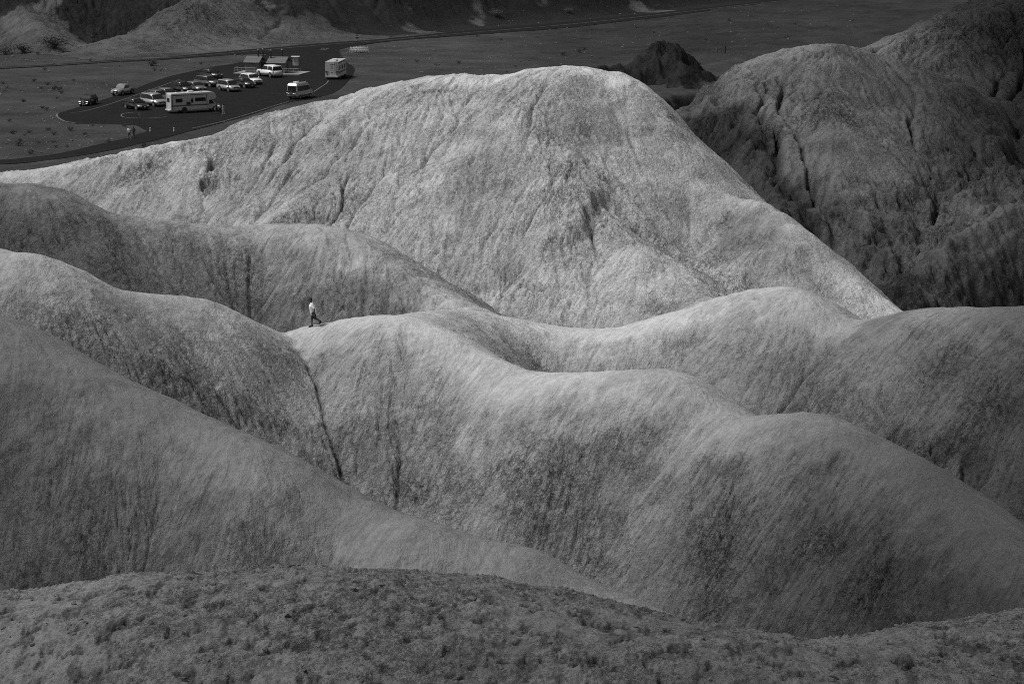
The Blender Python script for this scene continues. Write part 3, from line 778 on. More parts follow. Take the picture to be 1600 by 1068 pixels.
    if kind == 'pickup' and not bedcap:
        MB().box(-f+.08, rb-.06, -h2+.10, h2-.10, belt-.02, belt+.004).build('bed', BLK, t)
        for s in (-1, 1): MB().box(-f+.04, rb-.03, s*(h2-.07)-.05, s*(h2-.07)+.05, belt-.03, belt+.05, .02).build('bed_rail', pm, t)
    if bedcap:
        zc = H-.03
        prof = [(-f+.05, belt+.01, .04), (rb-.03, belt+.01, .04), (rb-.03, zc, .17), (-f+.30, zc, .17)]
        cp = MB().prism(prof, -h2, h2, .03).build('bed_canopy', pm, t, True)
        for s in (-1, 1):
            yb, yt = (h2-.055)*s, (h2-.15)*s
            MB().quad([(-f+.28, yb, belt+.14), (rb-.14, yb, belt+.14), (rb-.14, yt, zc-.10), (-f+.42, yt, zc-.10)], .02).build('window', GLASS, cp)
        MB().quad([(-f+.045, -h2+.14, belt+.08), (-f+.045, h2-.14, belt+.08), (-f+.24, h2-.26, zc-.08), (-f+.24, -h2+.26, zc-.08)], .025).build('window', GLASS, cp)
    elif kind in ('suv', 'wagon', 'minivan'):
        for s in (-1, 1): MB().tube([(wt-.35, s*(h2-ti-.06), H+.05), (re_+.25, s*(h2-ti-.06), H+.05)], .02).build('roof_rail', BLK, t)
    return t
PD = M(.035, .30, 0, 'dark_paint'); PG = M(.16, .30, .2, 'grey_paint'); PS = M(.34, .30, .3, 'silver_paint'); PW = M(.72, .35, 0, 'white_car_paint'); PN = M(.02, .25, 0, 'black_paint'); PM = M(.09, .3, .2, 'charcoal_paint')
car('suv', PN, 'black car with lit headlights driving at the left tip of the lot', 138, 163.5, -9, 4.6, 1.86, 1.64, True, k=1.0)
car('pickup', PS, 'pale crew cab pickup truck driving behind the black car with headlights', 192, 147.5, -18, 5.3, 1.9, 1.82, k=1.0)
car('wagon', PN, 'black wagon parked nearest the left end of the row', 213, 170.5, 42, 4.7, 1.8, 1.52)
car('minivan', PS, 'silver minivan parked right behind the black wagon', 240.5, 164.5, 40, 5.0, 1.95, 1.76)
car('suv', PM, 'charcoal suv half hidden between the silver minivan and the white motorhome', 248, 158, 38, 4.6, 1.84, 1.66)
car('hatch', PG, 'grey car seen behind the rear corner of the white motorhome', 262, 153.5, 38, 4.4, 1.8, 1.52)
car('suv', PN, 'black suv with bright chrome nose parked behind the motorhome roof', 285, 144, 42, 4.7, 1.86, 1.66)
car('hatch', PG, 'grey car parked with pale roof above the middle of the motorhome', 306, 142.5, 36, 4.5, 1.8, 1.50)
car('suv', PN, 'very dark car standing farthest back in the parking row', 329, 122.5, 48, 4.7, 1.85, 1.56)
car('suv', PM, 'dark suv with silver roof line in front of the farthest car', 325, 134.5, 50, 4.8, 1.88, 1.68)
car('minivan', M(.30, .35, .2, 'pale_silver_paint'), 'silver compact van with white roof at the near end of the second row', 357.5, 142, 40, 4.4, 1.8, 1.76)
car('suv', PN, 'glossy black car between the silver compact van and the white crossover', 381.5, 136.5, 42, 4.5, 1.82, 1.50)
car('suv', PW, 'white crossover with black grille beside the glossy black car', 392, 131, 38, 4.7, 1.88, 1.66)
car('pickup', PW, 'white pickup truck with a canopy over its bed in front of the restrooms', 421.5, 119.5, 215, 5.7, 1.98, 1.92, bedcap=True, k=1.17)

# class C motorhome
def rv_body(t, x0, x1, W, z0, z1, mat): return MB().box(x0, x1, -W/2, W/2, z0, z1, .07).build('body', mat, t, False)
CREAM = M(.50, .4, 0, 'cream_fibreglass'); STR = M(.10, .5, 0, 'grey_stripe')
x, y = on_plane(302, 174.5, ASPH_Z)
t = thing('motorhome', 'long white motorhome with an over cab bunk parked side on', 'motorhome', (x, y, ASPH_Z), R(29))
prof = [(-4.1, .42), (2.3, .50), (2.3, 1.98), (3.25, 1.98), (3.62, 2.25), (3.55, 2.75), (3.2, 3.08), (2.6, 3.16), (-4.0, 3.16), (-4.15, 3.0), (-4.15, .6)]
bd = MB().prism(prof, -1.2, 1.2, .05).build('body', CREAM, t)
cabp = [(2.25, .45), (2.25, 1.97), (2.75, 1.95), (3.35, 1.35), (4.15, 1.15), (4.3, .85), (4.28, .45)]
MB().prism(cabp, -1.0, 1.0, .05).build('cab', CREAM, t)
for s in (-1, 1):
    MB().quad([(2.42, 1.012*s, 1.25), (3.30, 1.012*s, 1.25), (2.80, 1.012*s, 1.86), (2.42, 1.012*s, 1.86)], .02).build('window', GLASS, t)
    for a, b_, c, d in ((-3.35, -2.2, 1.72, 2.33), (-.05, 1.75, 1.78, 2.35), (-.75, -.38, 1.60, 2.25)):
        MB().box(a, b_, 1.2*s-.03, 1.2*s+.03, c, d, .02).build('window', GLASS, t)
    MB().box(-1.55, -.85, 1.2*s-.025, 1.2*s+.025, 1.30, 1.75).build('vent_hatch', BLK, t)
    MB().box(-4.05, 2.25, 1.2*s-.012, 1.2*s+.012, 1.10, 1.30).build('stripe', STR, t)
    MB().box(-2.2, -.95, 1.2*s-.010, 1.2*s+.010, 1.88, 1.95).build('stripe', M(.28, .5, 0, 'pale_stripe'), t)
    MB().box(-3.95, 1.98, 1.2*s-.02, 1.2*s+.06, 2.80, 2.90, .02).build('awning_rail', BLK, t)
    MB().box(-3.95, -3.87, 1.2*s-.02, 1.2*s+.03, .62, 2.85).build('awning_arm', BLK, t)
    MB().box(1.90, 2.0, 1.2*s-.02, 1.2*s+.03, 1.32, 2.85).build('awning_arm', BLK, t)
    MB().box(4.2, 4.32, s*.75-.15, s*.75+.15, .85, 1.02, .02).build('headlight', LMP, t)
    MB().box(-4.19, -4.12, s*1.02-.08, s*1.02+.08, 1.0, 1.3, .02).build('tail_light', LMP, t)
    MB().cyl((-1.9, s*1.12, .46), .50, .2, 'y').build('wheel_arch', BLK, t)
MB().box(-4.19, -4.13, -.55, .55, 1.75, 2.4, .02).build('rear_window', GLASS, t)
MB().box(-4.40, -4.1, -1.05, 1.05, .40, .58, .03).build('bumper', CREAM, t)
MB().quad([(2.78, -.85, 1.93), (2.78, .85, 1.93), (3.37, .85, 1.40), (3.37, -.85, 1.40)], .02).build('windshield', GLASS, t)
MB().box(-.9, .1, -.4, .4, 3.14, 3.42, .08).build('air_conditioner', WHT, t)
MB().box(-2.9, -2.4, -.3, .3, 3.14, 3.24, .03).build('roof_vent', WHT, t)
MB().box(1.0, 1.5, -.3, .3, 3.14, 3.24, .03).build('roof_vent', WHT, t)
ld = MB()
for s in (-.2, .2): ld.tube([(-4.25, s+.75, .9), (-4.25, s+.75, 3.2), (-3.9, s+.75, 3.25)], .02)
for i in range(7): ld.tube([(-4.25, .55, 1.0+i*.33), (-4.25, .95, 1.0+i*.33)], .018)
ld.build('ladder', CHR, t)
wheels(t, (-1.9, 3.35), 1.12, .40, .25, M(.6, .4, .3, 'steel_rim'))

# large motorhome seen from behind
x, y = on_plane(525, 121.5, ASPH_Z)
t = thing('motorhome', 'tall boxy white motorhome seen from behind near the lot exit', 'motorhome', (x, y, ASPH_Z), PI/2-R(6))
W_ = 2.6
MB().box(-3.9, 3.9, -W_/2, W_/2, .45, 3.35, .07).build('body', CREAM, t)
MB().box(3.4, 4.6, -1.05, 1.05, .45, 2.0, .15).build('cab', CREAM, t)
for s in (-1, 1):
    for a, b_ in ((-3.2, -2.2), (-.9, .6), (1.6, 2.8)): MB().box(a, b_, W_/2*s-.03, W_/2*s+.03, 1.75, 2.5, .02).build('window', GLASS, t)
    MB().box(-3.8, 3.8, W_/2*s-.014, W_/2*s+.014, 1.15, 1.45).build('stripe', STR, t)
    MB().box(-3.85, 3.0, W_/2*s-.05, W_/2*s+.09, 3.05, 3.22, .02).build('awning_rail', BLK, t)
    MB().box(-3.99, -3.87, s*(W_/2-.35)-.09, s*(W_/2-.35)+.09, .85, 1.25, .02).build('tail_light', RED, t)
    MB().quad([(-3.915, s*(W_/2-.75), 1.38), (-3.915, s*(W_/2-.06), 1.30), (-3.915, s*(W_/2-.06), 1.62), (-3.915, s*(W_/2-.45), 1.52)], .012).build('stripe', BLK, t)
for a, b_, zz, hh in ((-.75, .15, 2.78, .10), (-.35, .02, 2.30, .13), (-.42, .02, 2.02, .06), (-.40, .02, 1.30, .10)):
    MB().box(-3.915, -3.905, a+.2, b_+.2, zz, zz+hh).build('marking', STR, t)
MB().box(-4.1, -3.88, -W_/2+.1, W_/2-.1, .42, .66, .04).build('bumper', CREAM, t)
MB().box(-3.93, -3.90, .1, .42, .74, .88).build('license_plate', WHT, t)
MB().box(-.6, .5, -.4, .4, 3.33, 3.62, .08).build('air_conditioner', WHT, t)
MB().box(-2.8, -2.2, -.9, -.5, 3.33, 3.46, .03).build('roof_vent', BLK, t)
ld = MB()
for s in (-.2, .2): ld.tube([(-4.0, s-.78, 1.6), (-4.0, s-.78, 3.42), (-3.6, s-.78, 3.44)], .025)
for i in range(6): ld.tube([(-4.0, -.98, 1.7+i*.3), (-4.0, -.58, 1.7+i*.3)], .02)
ld.build('ladder', BLK, t)
wheels(t, (-2.3, 3.4), W_/2-.03, .45, .28)

# camper van with bicycles on its back doors
x, y = on_plane(469, 153, ASPH_Z)
t = thing('camper_van', 'high roofed camper van with bicycles on its dark rear doors', 'van', (x, y, ASPH_Z), PI/2-R(22))
prof = [(-2.95, .35), (-2.98, 1.0), (-2.9, 2.45, .10), (-2.7, 2.68, .22), (1.2, 2.68, .22), (1.7, 2.45, .18), (2.15, 1.55, .08), (2.85, 1.30, .08), (3.0, .95, .05), (3.0, .38, .03)]
MB().prism(prof, -1.0, 1.0, .07).build('body', M(.42, .35, .3, 'silver_van_paint'), t)
MB().quad([(1.80, -.80, 2.28), (1.80, .80, 2.28), (2.20, .86, 1.60), (2.20, -.86, 1.60)], .02).build('windshield', GLASS, t)
MB().quad([(-2.965, -.80, 1.25), (-2.965, .80, 1.25), (-2.93, .76, 2.28), (-2.93, -.76, 2.28)], .025).build('rear_window', GLASS, t)
for s in (-1, 1):
    MB().quad([(-2.5, s*.985, 1.35), (.9, s*.985, 1.35), (.9, s*.925, 2.20), (-2.5, s*.925, 2.20)], .025).build('window', GLASS, t)
    MB().quad([(1.05, s*.985, 1.40), (1.95, s*.955, 1.40), (1.62, s*.90, 2.10), (1.05, s*.925, 2.16)], .02).build('window', GLASS, t)
    MB().box(-2.85, 2.6, s*1.0-.02, s*1.0+.02, .42, .62, .01).build('lower_trim', BLK, t)
    MB().box(-1.2, 1.3, s*1.06-.07, s*1.06+.07, .30, .37, .02).build('running_board', CHR, t)
    MB().tube([(-2.4, s*.68, 2.78), (1.0, s*.68, 2.78)], .035).build('roof_rail', WHT, t)
    MB().box(-3.02, -2.93, s*.88-.06, s*.88+.06, .95, 1.5, .02).build('tail_light', RED, t)
    MB().box(2.05, 2.22, s*1.14-.12, s*1.14+.12, 1.45, 1.78, .03).build('mirror', BLK, t)
MB().box(-1.9, -.9, -.38, .38, 2.66, 2.94, .08).build('air_conditioner', WHT, t)
MB().box(-.4, .9, -.5, .3, 2.72, 2.76).build('solar_panel', GLASS, t)
MB().box(-3.10, -2.92, -.95, .95, .38, .60, .04).build('bumper', BLK, t)
wheels(t, (-1.75, 1.95), 1.0, .36, .24)
van = t
for k_, zz in ((0, 0), (1, .0)):
    bk = thing('bicycle', ['dark bicycle hung inside on the camper van rear rack', 'outermost dark bicycle hung on the camper van rear rack'][k_], 'bicycle', (0, 0, 0), 0)
    bk.matrix_world = Matrix.Translation((x, y, ASPH_Z)) @ Matrix.Rotation(PI/2-R(22), 4, 'Z') @ Matrix.Translation((-3.2-.2*k_, .02+.12*k_, .72+.05*k_)) @ Matrix.Rotation(PI/2, 4, 'Z')
    for xx in (-.50, .50):
        w_ = MB().ring((0, 0, 0), .33, .03).build('wheel', RUB, bk); w_.location = (xx, 0, .34)
        sp = MB()
        for a in range(6): sp.tube([(-.31*math.cos(a*PI/6), 0, -.31*math.sin(a*PI/6)), (.31*math.cos(a*PI/6), 0, .31*math.sin(a*PI/6))], .006, 4)
        sp.build('spokes', CHR, w_)
    MB().tube([(-.50, 0, .34), (-.1, 0, .34), (-.22, 0, .85), (-.50, 0, .34)], .022).tube([(-.1, 0, .34), (.38, 0, .82), (-.2, 0, .78)], .022).tube([(.36, 0, .88), (.50, 0, .34)], .022).build('frame', PM, bk)
    MB().box(-.36, -.10, -.06, .06, .86, .92, .02).build('saddle', BLK, bk)
    MB().tube([(.34, -.26, .95), (.34, .26, .95)], .016).build('handlebar', BLK, bk)
rk = MB().tube([(-2.95, -.35, .8), (-3.45, -.35, .85)], .03).tube([(-2.95, .35, .8), (-3.45, .35, .85)], .03).tube([(-3.05, -.35, .8), (-3.05, .35, .8), (-3.05, .35, 1.6), (-3.05, -.35, 1.6), (-3.05, -.35, .8)], .025).build('bicycle_rack', BLK, van)

# ================================================================== restrooms, railings, boards
CONC = M(.26, .85, 0, 'concrete'); WALL = M(.17, .9, 0, 'ribbed_wall'); ROOF = M(.12, .8, 0, 'roof_shingle'); DKW = M(.05, .9, 0, 'dark_wood')
rs_x, rs_y = on_plane(421, 115, 0)
RA = R(-14)                                             # the row of huts is turned a little to the right
def rloc(dx, dy, z=0.0):
    return (rs_x+dx*math.cos(RA)-dy*math.sin(RA), rs_y+dx*math.sin(RA)+dy*math.cos(RA), z)
sl_ = MB().prism([(-6.3, 0), (7.2, 0), (7.2, .22), (-6.3, .22)], -3.0, 3.6, .02).build('concrete_pad', CONC)
sl_.location = rloc(0, 0, .03); sl_.rotation_euler = (0, 0, RA); tag(sl_, 'pale concrete pad carrying the two restroom huts', kind='structure')
def hut(dx, wd, label):
    t = thing('restroom_hut', label, 'restroom', rloc(dx*.86, .2, .25), RA, 'twin restroom huts')
    t.scale = (.86, .9, .95)
    hw = wd/2; dp = 1.9
    wl = MB()
    wl.box(-hw, hw, -dp, dp, 0, 2.25)
    for i in range(int(wd/.3)): wl.box(-hw+.1+i*.3, -hw+.2+i*.3, -dp-.03, -dp+.01, .05, 2.15)
    for i in range(12): wl.box(hw-.01, hw+.03, -dp+.1+i*.3, -dp+.2+i*.3, .05, 2.2)
    wl.build('wall', WALL, t)
    for s in (-1, 1):
        g = MB(); A = [(s*(hw-.02), -dp, 2.2), (s*(hw-.02), dp, 2.2), (s*(hw-.02), 0, 3.05)]
        vs = [g.b.verts.new(p) for p in A] + [g.b.verts.new((p[0]-s*.1, p[1], p[2])) for p in A]
        g.b.faces.new(vs[:3]); g.b.faces.new(vs[3:][::-1])
        for i in range(3): g.b.faces.new((vs[i], vs[(i+1) % 3], vs[3+(i+1) % 3], vs[3+i]))
        g.build('gable', DKW, t)
    for s in (-1, 1):
        ro = MB().quad([(-hw-.35, s*(dp+.45), 2.02), (hw+.35, s*(dp+.45), 2.02), (hw+.35, 0, 3.18), (-hw-.35, 0, 3.18)], .05)
        for i in range(5):
            k_ = i/5; ro.box(-hw-.37, hw+.37, s*(dp+.45)*(1-k_)-.015, s*(dp+.45)*(1-k_)+.015, 2.06+1.16*k_, 2.10+1.16*k_)
        ro.build('roof', ROOF, t)
    MB().box(-hw*.45, hw*.45, -dp-.06, -dp-.02, 1.82, 2.08).build('louvre', BLK, t)
    MB().box(hw+.005, hw+.06, -.5, .5, .02, 2.02).build('door', DKW, t)
    return t
h1 = hut(-3.55, 3.2, 'left hut of the restroom pair behind the white canopied pickup')
h2_ = hut(2.35, 3.9, 'right hut of the restroom pair with its dark gable end in view')
for h_, px_, py_ in ((h1, .95, -.1), (h1, 1.4, 1.5), (h2_, -1.75, -.6), (h2_, .2, 1.3)):
    vp = MB().cyl((0, 0, 0), .17, 2.4, 'z', 14).build('vent_pipe', BLK, h_); vp.location = (px_, py_, 3.3)
    MB().cyl((0, 0, 1.3), .21, .24, 'z', 14, .12).build('cap', CHR, vp)
t = thing('privacy_screen', 'dark screen wall filling the gap between the two restroom huts', 'screen wall', rloc(-.75, .5, .25), RA)
MB().box(-1.1, 1.1, -.05, .05, .05, 1.9).build('panel', DKW, t)
for s in (-1, 1): MB().box(s*1.1-.06, s*1.1+.06, -.08, .08, 0, 2.0).build('post', BLK, t)
def railing(dx0, dx1, dy, n, label):
    t = thing('railing', label, 'railing', rloc(dx0, dy, .24), RA, None)
    L_ = dx1-dx0
    for i in range(n): MB().tube([(L_*i/(n-1), 0, 0), (L_*i/(n-1), 0, 1.05)], .035).build('post', M(.42, .5, .3, 'galvanised'), t)
    for z_ in (.55, 1.05): MB().tube([(0, 0, z_), (L_, 0, z_)], .03).build('rail', M(.42, .5, .3), t)
    for e in (0, L_): MB().tube([(e, 0, 1.05), (e, 1.6, 1.05), (e, 1.6, 0)], .03).build('rail', M(.42, .5, .3), t)
railing(-6.1, -1.9, -2.8, 4, 'pale railing on the concrete pad left of the white canopied pickup')
railing(2.2, 6.9, -2.6, 6, 'pale railing on the concrete pad right of the white canopied pickup')
bx, by = on_plane(462, 109, 0)
t = thing('notice_board', 'large white notice board right of the restroom huts', 'notice board', (bx, by, .06), R(-8))
MB().box(-.75, .75, -.06, .06, .75, 2.45, .02).build('panel', M(.50, .6, 0, 'board_white'), t)
for s in (-1, 1): MB().box(s*.7-.05, s*.7+.05, -.09, .09, 0, 2.55).build('post', BLK, t)
MB().quad([(-.85, -.35, 2.45), (.85, -.35, 2.45), (.85, .3, 2.62), (-.85, .3, 2.62)], .025).build('roof', M(.40, .7, 0, 'board_top'), t)

# folded white barricades standing in a bunch
for i in range(7):
    uu = 552.3 + i*2.75; vv = 81.8 + (.5 if i % 2 else -.2)
    x, y = on_plane(uu, vv, 0)
    lb = ['leftmost white barricade of the bunch, its whole board in view', 'white barricade standing next to the leftmost board of the bunch', 'third white barricade from the left in the bunch',
          'middle white barricade of the bunch below the stop sign', 'white barricade just right of the middle of the bunch', 'white barricade next to the rightmost of the bunch', 'rightmost white barricade of the bunch, splayed open'][i]
    t = thing('barricade', lb, 'barricade', (x, y, .0), R(52-4*i), 'white barricades stored beside the stop sign')
    for s in (-1, 1):
        fr = MB(); fr.tube([(-.95, s*.30, 0), (-.95, .0, 1.25)], .04).tube([(.95, s*.30, 0), (.95, 0, 1.25)], .04)
        fr.build('leg_frame', WHT, t)
        for z0 in (.30, .78):
            o0 = s*.30*(1-z0/1.25); o1 = s*.30*(1-(z0+.3)/1.25)
            MB().quad([(-1.0, o0, z0), (1.0, o0, z0), (1.0, o1, z0+.3), (-1.0, o1, z0+.3)], .02).build('board', WHT, t)
x, y = on_plane(558.3, 72.2, 0)
t = thing('stop_sign', 'dark octagonal stop sign on a thin post by the long road', 'road sign', (x, y, 0), R(-4))
MB().tube([(0, 0, 0), (0, 0, 2.2)], .045).build('post', BLK, t)
g = MB().cyl((0, 0, 0), .44, .03, 'y', 8)
pn = g.build('sign_panel', M(.03, .5, 0, 'sign_face'), t); pn.location = (0, -.07, 2.15); pn.rotation_euler = (0, PI/8, 0)
pr = MB().cyl((0, 0, 0), .47, .02, 'y', 8).build('sign_rim', M(.09, .5), t); pr.location = (0, -.055, 2.15); pr.rotation_euler = (0, PI/8, 0)
cu = bpy.data.curves.new('stop_text', 'FONT'); cu.body = 'STOP'; cu.align_x = 'CENTER'; cu.align_y = 'CENTER'; cu.size = .36; cu.extrude = .004; cu.offset = .012
to = bpy.data.objects.new('stop_text', cu); COL.objects.link(to); bpy.context.view_layer.update()
me = bpy.data.meshes.new_from_object(to); bpy.data.objects.remove(to); me.materials.clear(); me.materials.append(WHT)
o = bpy.data.objects.new('lettering', me); COL.objects.link(o); o.parent = t; o.location = (0, -.095, 2.15); o.rotation_euler = (PI/2, 0, 0)
for i, (u, v, lb) in enumerate([(235, 206.5, 'white topped bollard right of the two walkers on the path'), (272, 206.5, 'white topped bollard farther right, below the motorhome')]):
    x, y = on_plane(u, v, ASPH_Z)
    t = thing('bollard', lb, 'bollard', (x, y, ASPH_Z), 0, 'bollards closing off the path')
    MB().cyl((0, 0, .08), .19, .16, 'z', 16, .12).build('base', BLK, t)
    MB().cyl((0, 0, .42), .10, .52, 'z', 16).build('post', WHT, t)
    MB().cyl((0, 0, .50), .104, .08, 'z', 16).build('band', STR, t)
for u, v0, h_, lb in ((218.5, 196.5, 2.1, 'slim post with two small pale plates left of the bollards'),):
    x, y = on_plane(u, v0, 0)
    t = thing('sign_post', lb, 'sign post', (x, y, 0), R(70))
    MB().tube([(0, 0, 0), (-.12, 0, h_)], .03).build('post', BLK, t)
    MB().box(-.25, .15, -.05, -.03, h_-.45, h_-.05).build('plate', M(.35, .6), t)
    MB().box(-.2, .12, -.05, -.03, h_-.85, h_-.55).build('plate', M(.22, .6), t)
for i, (u, v) in enumerate([(870, 45.5), (929, 41), (962, 38.5), (1010, 33.5)]):
    x, y = on_plane(u, v, 0)
    t = thing('road_marker', ['slim road marker post farthest left along the long road', 'second slim road marker post from the left', 'third slim road marker post from the left', 'slim road marker post farthest right along the long road'][i], 'marker post', (x, y, -.1), 0, 'marker posts along the long road')
    MB().box(-.05, .05, -.02, .02, 0, 1.25).build('post', BLK, t)
    MB().box(-.045, .045, -.035, -.02, 1.0, 1.2).build('reflector', M(.4, .4), t)
for i, (u, v) in enumerate([(1107, 84), (1114, 83.5), (1121, 83), (1127, 82.5), (1133, 84)]):
    p = hit(u, v, 200) or (*on_plane(u, v), 0)
    t = thing('fence_post', ['leftmost weathered post of the short fence on the far right plain', 'second weathered post from the left in the short fence', 'middle weathered post of the short fence', 'fourth weathered post from the left in the short fence', 'thick dark post at the right end of the short fence'][i], 'fence post', (p[0], p[1], p[2]-.2), R(3), 'posts of the short fence on the plain')
    MB().box(-.09-.05*(i == 4), .09+.05*(i == 4), -.09, .09, 0, 1.5+.35*(i == 4), .02).build('post', DKW if i == 4 else M(.12, .8), t)

print('objects', time.time()-T0)
# ================================================================== people
def capsule_mesh(segs, voxel):
    """one continuous skin grown round tapered limbs: segs = (a, b, radius a, radius b)"""
    b = bmesh.new()
    for a, c, r0, r1 in segs:
        a = Vector(a); c = Vector(c); d = c-a; L_ = max(d.length, 1e-4); q = d.to_track_quat('Z', 'Y').to_matrix().to_4x4()
        g = bmesh.ops.create_cone(b, cap_ends=True, segments=14, radius1=r0, radius2=r1, depth=L_)
        bmesh.ops.transform(b, matrix=Matrix.Translation((a+c)/2) @ q, verts=g['verts'])
        for p, r_ in ((a, r0), (c, r1)):
            g = bmesh.ops.create_uvsphere(b, u_segments=14, v_segments=10, radius=r_)
            bmesh.ops.transform(b, matrix=Matrix.Translation(p), verts=g['verts'])
    me = bpy.data.meshes.new('skin'); b.to_mesh(me); b.free()
    o = bpy.data.objects.new('tmp', me); COL.objects.link(o)
    m = o.modifiers.new('r', 'REMESH'); m.mode = 'VOXEL'; m.voxel_size = voxel; m.use_smooth_shade = True
    s_ = o.modifiers.new('s', 'SMOOTH'); s_.iterations = 4
    dg = bpy.context.evaluated_depsgraph_get(); out = bpy.data.meshes.new_from_object(o.evaluated_get(dg))
    bpy.data.objects.remove(o); return out
def obj_from(me, name, mat, parent):
    me.name = name; me.materials.clear(); me.materials.append(mat)
    for p in me.polygons: p.use_smooth = True
    o = bpy.data.objects.new(name, me); COL.objects.link(o); o.parent = parent; return o
def person(label, loc, J, skin, top, legs, shoe, hair, shorts=True, voxel=.012, rz=0, top_sleeve=.55, bulk=0.0, group=None):
    """J: joints. head, neck, chest, pelvis, and l/r: sh, el, ha, hip, kn, an, toe; face = direction the face points"""
    t = thing('person', label, 'person', loc, rz, group)
    V = {k_: Vector(v_) for k_, v_ in J.items()}
    f = V['face'].normalized(); up = (V['head']-V['neck']).normalized(); sd_ = up.cross(f).normalized()
    S = [(V['pelvis'], V['chest'], .125, .135), (V['chest'], V['neck'], .12, .06), (V['neck'], V['head'], .055, .06),
         (V['head']-up*.01, V['head']+up*.045, .083, .088), (V['head']+f*.03-up*.05, V['head']+f*.045-up*.075, .055, .04),
         (V['head']+f*.088-up*.0, V['head']+f*.108-up*.03, .010, .016),                      # nose
         (V['head']+f*.078-up*.065+sd_*.02, V['head']+f*.078-up*.065-sd_*.02, .012, .012)]      # mouth
    for s in (-1, 1):
        S.append((V['head']+sd_*s*.085-up*.02, V['head']+sd_*s*.09+up*.02, .016, .016))      # ears
        S.append((V['head']+f*.085+sd_*s*.032+up*.012, V['head']+f*.07+sd_*s*.032+up*.012, .010, .012))
    for d in 'lr':
        S += [(V['chest']*.35+V['neck']*.65, V[d+'sh'], .055, .062), (V[d+'sh'], V[d+'el'], .052, .040), (V[d+'el'], V[d+'ha'], .038, .026),
              (V['pelvis'], V[d+'hip'], .11, .105), (V[d+'hip'], V[d+'kn'], .090, .058), (V[d+'kn'], V[d+'an'], .056, .036), (V[d+'an'], V[d+'toe'], .038, .03)]
        w_ = V[d+'ha']; hd = (V[d+'ha']-V[d+'el']).normalized(); ac = hd.cross(f if abs(hd.dot(f)) < .9 else up).normalized(); pn_ = hd.cross(ac)
        S.append((w_, w_+hd*.075, .026, .034))
        for i, ln in enumerate((.058, .072, .078, .070)):
            b0 = w_+hd*.085+ac*(i-1.5)*.019; b1 = b0+hd*ln*.6+pn_*.01; b2 = b1+hd*ln*.45+pn_*.028
            S += [(b0, b1, .010, .009), (b1, b2, .009, .007)]
        S += [(w_+hd*.03-ac*.03, w_+hd*.07-ac*.055, .012, .010), (w_+hd*.07-ac*.055, w_+hd*.10-ac*.055+pn_*.01, .010, .008)]
    obj_from(capsule_mesh(S, voxel*.75), 'body', skin, t)
    T = [(V['pelvis']-Vector((0, 0, bulk*2)), V['chest'], .150+bulk, .160+bulk), (V['chest'], V['neck']-up*.05, .150, .085)]
    for d in 'lr':
        e = V[d+'sh'].lerp(V[d+'el'], top_sleeve*1.3)
        T += [(V['chest']*.4+V['neck']*.6-up*.03, V[d+'sh'], .07, .078), (V[d+'sh'], e, .076, .068)]
        if top_sleeve > .7: T.append((V[d+'el'], V[d+'el'].lerp(V[d+'ha'], .92), .055, .04))
    obj_from(capsule_mesh(T, voxel), 'shirt', top, t)
    B = [(V['pelvis']-Vector((0, 0, .03)), V['pelvis']+Vector((0, 0, .04)), .148, .148)]
    for d in 'lr':
        B += [(V['pelvis'], V[d+'hip'], .135, .125), (V[d+'hip'], V[d+'kn'].lerp(V[d+'hip'], .12 if shorts else 0), .115, .088 if shorts else .075)]
        if not shorts: B.append((V[d+'kn'], V[d+'an'], .072, .055))
    obj_from(capsule_mesh(B, voxel), 'shorts' if shorts else 'trousers', legs, t)
    for d in 'lr':
        fd = (V[d+'toe']-V[d+'an']); q = [(V[d+'an']-Vector((fd.x, fd.y, 0)).normalized()*.035-Vector((0, 0, .035)), V[d+'toe']-Vector((0, 0, .012)), .046, .040), (V[d+'an'], V[d+'an'], .05, .05)]
        obj_from(capsule_mesh(q, voxel), 'shoe', shoe, t)
    hr = [(V['head']+up*.03-f*.02, V['head']+up*.05-f*.012, .094, .092), (V['head']-f*.03-up*.03, V['head']-f*.02, .075, .085)]
    obj_from(capsule_mesh(hr, voxel), 'hair', hair, t)
    return t
SKIN_D = M(.06, .6, 0, 'dark_skin'); SKIN = M(.22, .6, 0, 'skin'); TEE = M(.93, .85, 0, 'white_cotton'); SHO = M(.035, .9, 0, 'dark_shorts'); HAIR = M(.012, .8, 0, 'black_hair'); SHOE = M(.02, .7, 0, 'black_shoe')
# the hiker, walking to the left along the crest
pf = hit(486.5, 511.5) or at_y(486.5, 511.5, 109)
gx, gy = pf[0], pf[1]
gz = max(height(gx, gy), height(gx-.1, gy+.05)); 
rx_, ry_ = gx+.47, gy+.20
rz_ = height(rx_, ry_)-gz
hk = dict(face=(-1, -.25, -.12), head=(-.02, .04, 1.545), neck=(.02, .04, 1.40), chest=(.06, .04, 1.17), pelvis=(.13, .05, .86),
 lsh=(.10, -.15, 1.33), lel=(.22, -.24, 1.06), lha=(.20, -.26, .80), rsh=(.04, .24, 1.32), rel=(.0, .30, 1.04), rha=(-.18, .28, .90),
 lhip=(.14, -.05, .82), rhip=(.14, .14, .82), rkn=(.03, .12, .46), ran=(.03, .08, .10), rtoe=(-.14, .04, .045),
 lkn=(.24, .0, .50), lan=(.50, .16, .26+rz_*.6), ltoe=(.42, .17, .09+rz_))
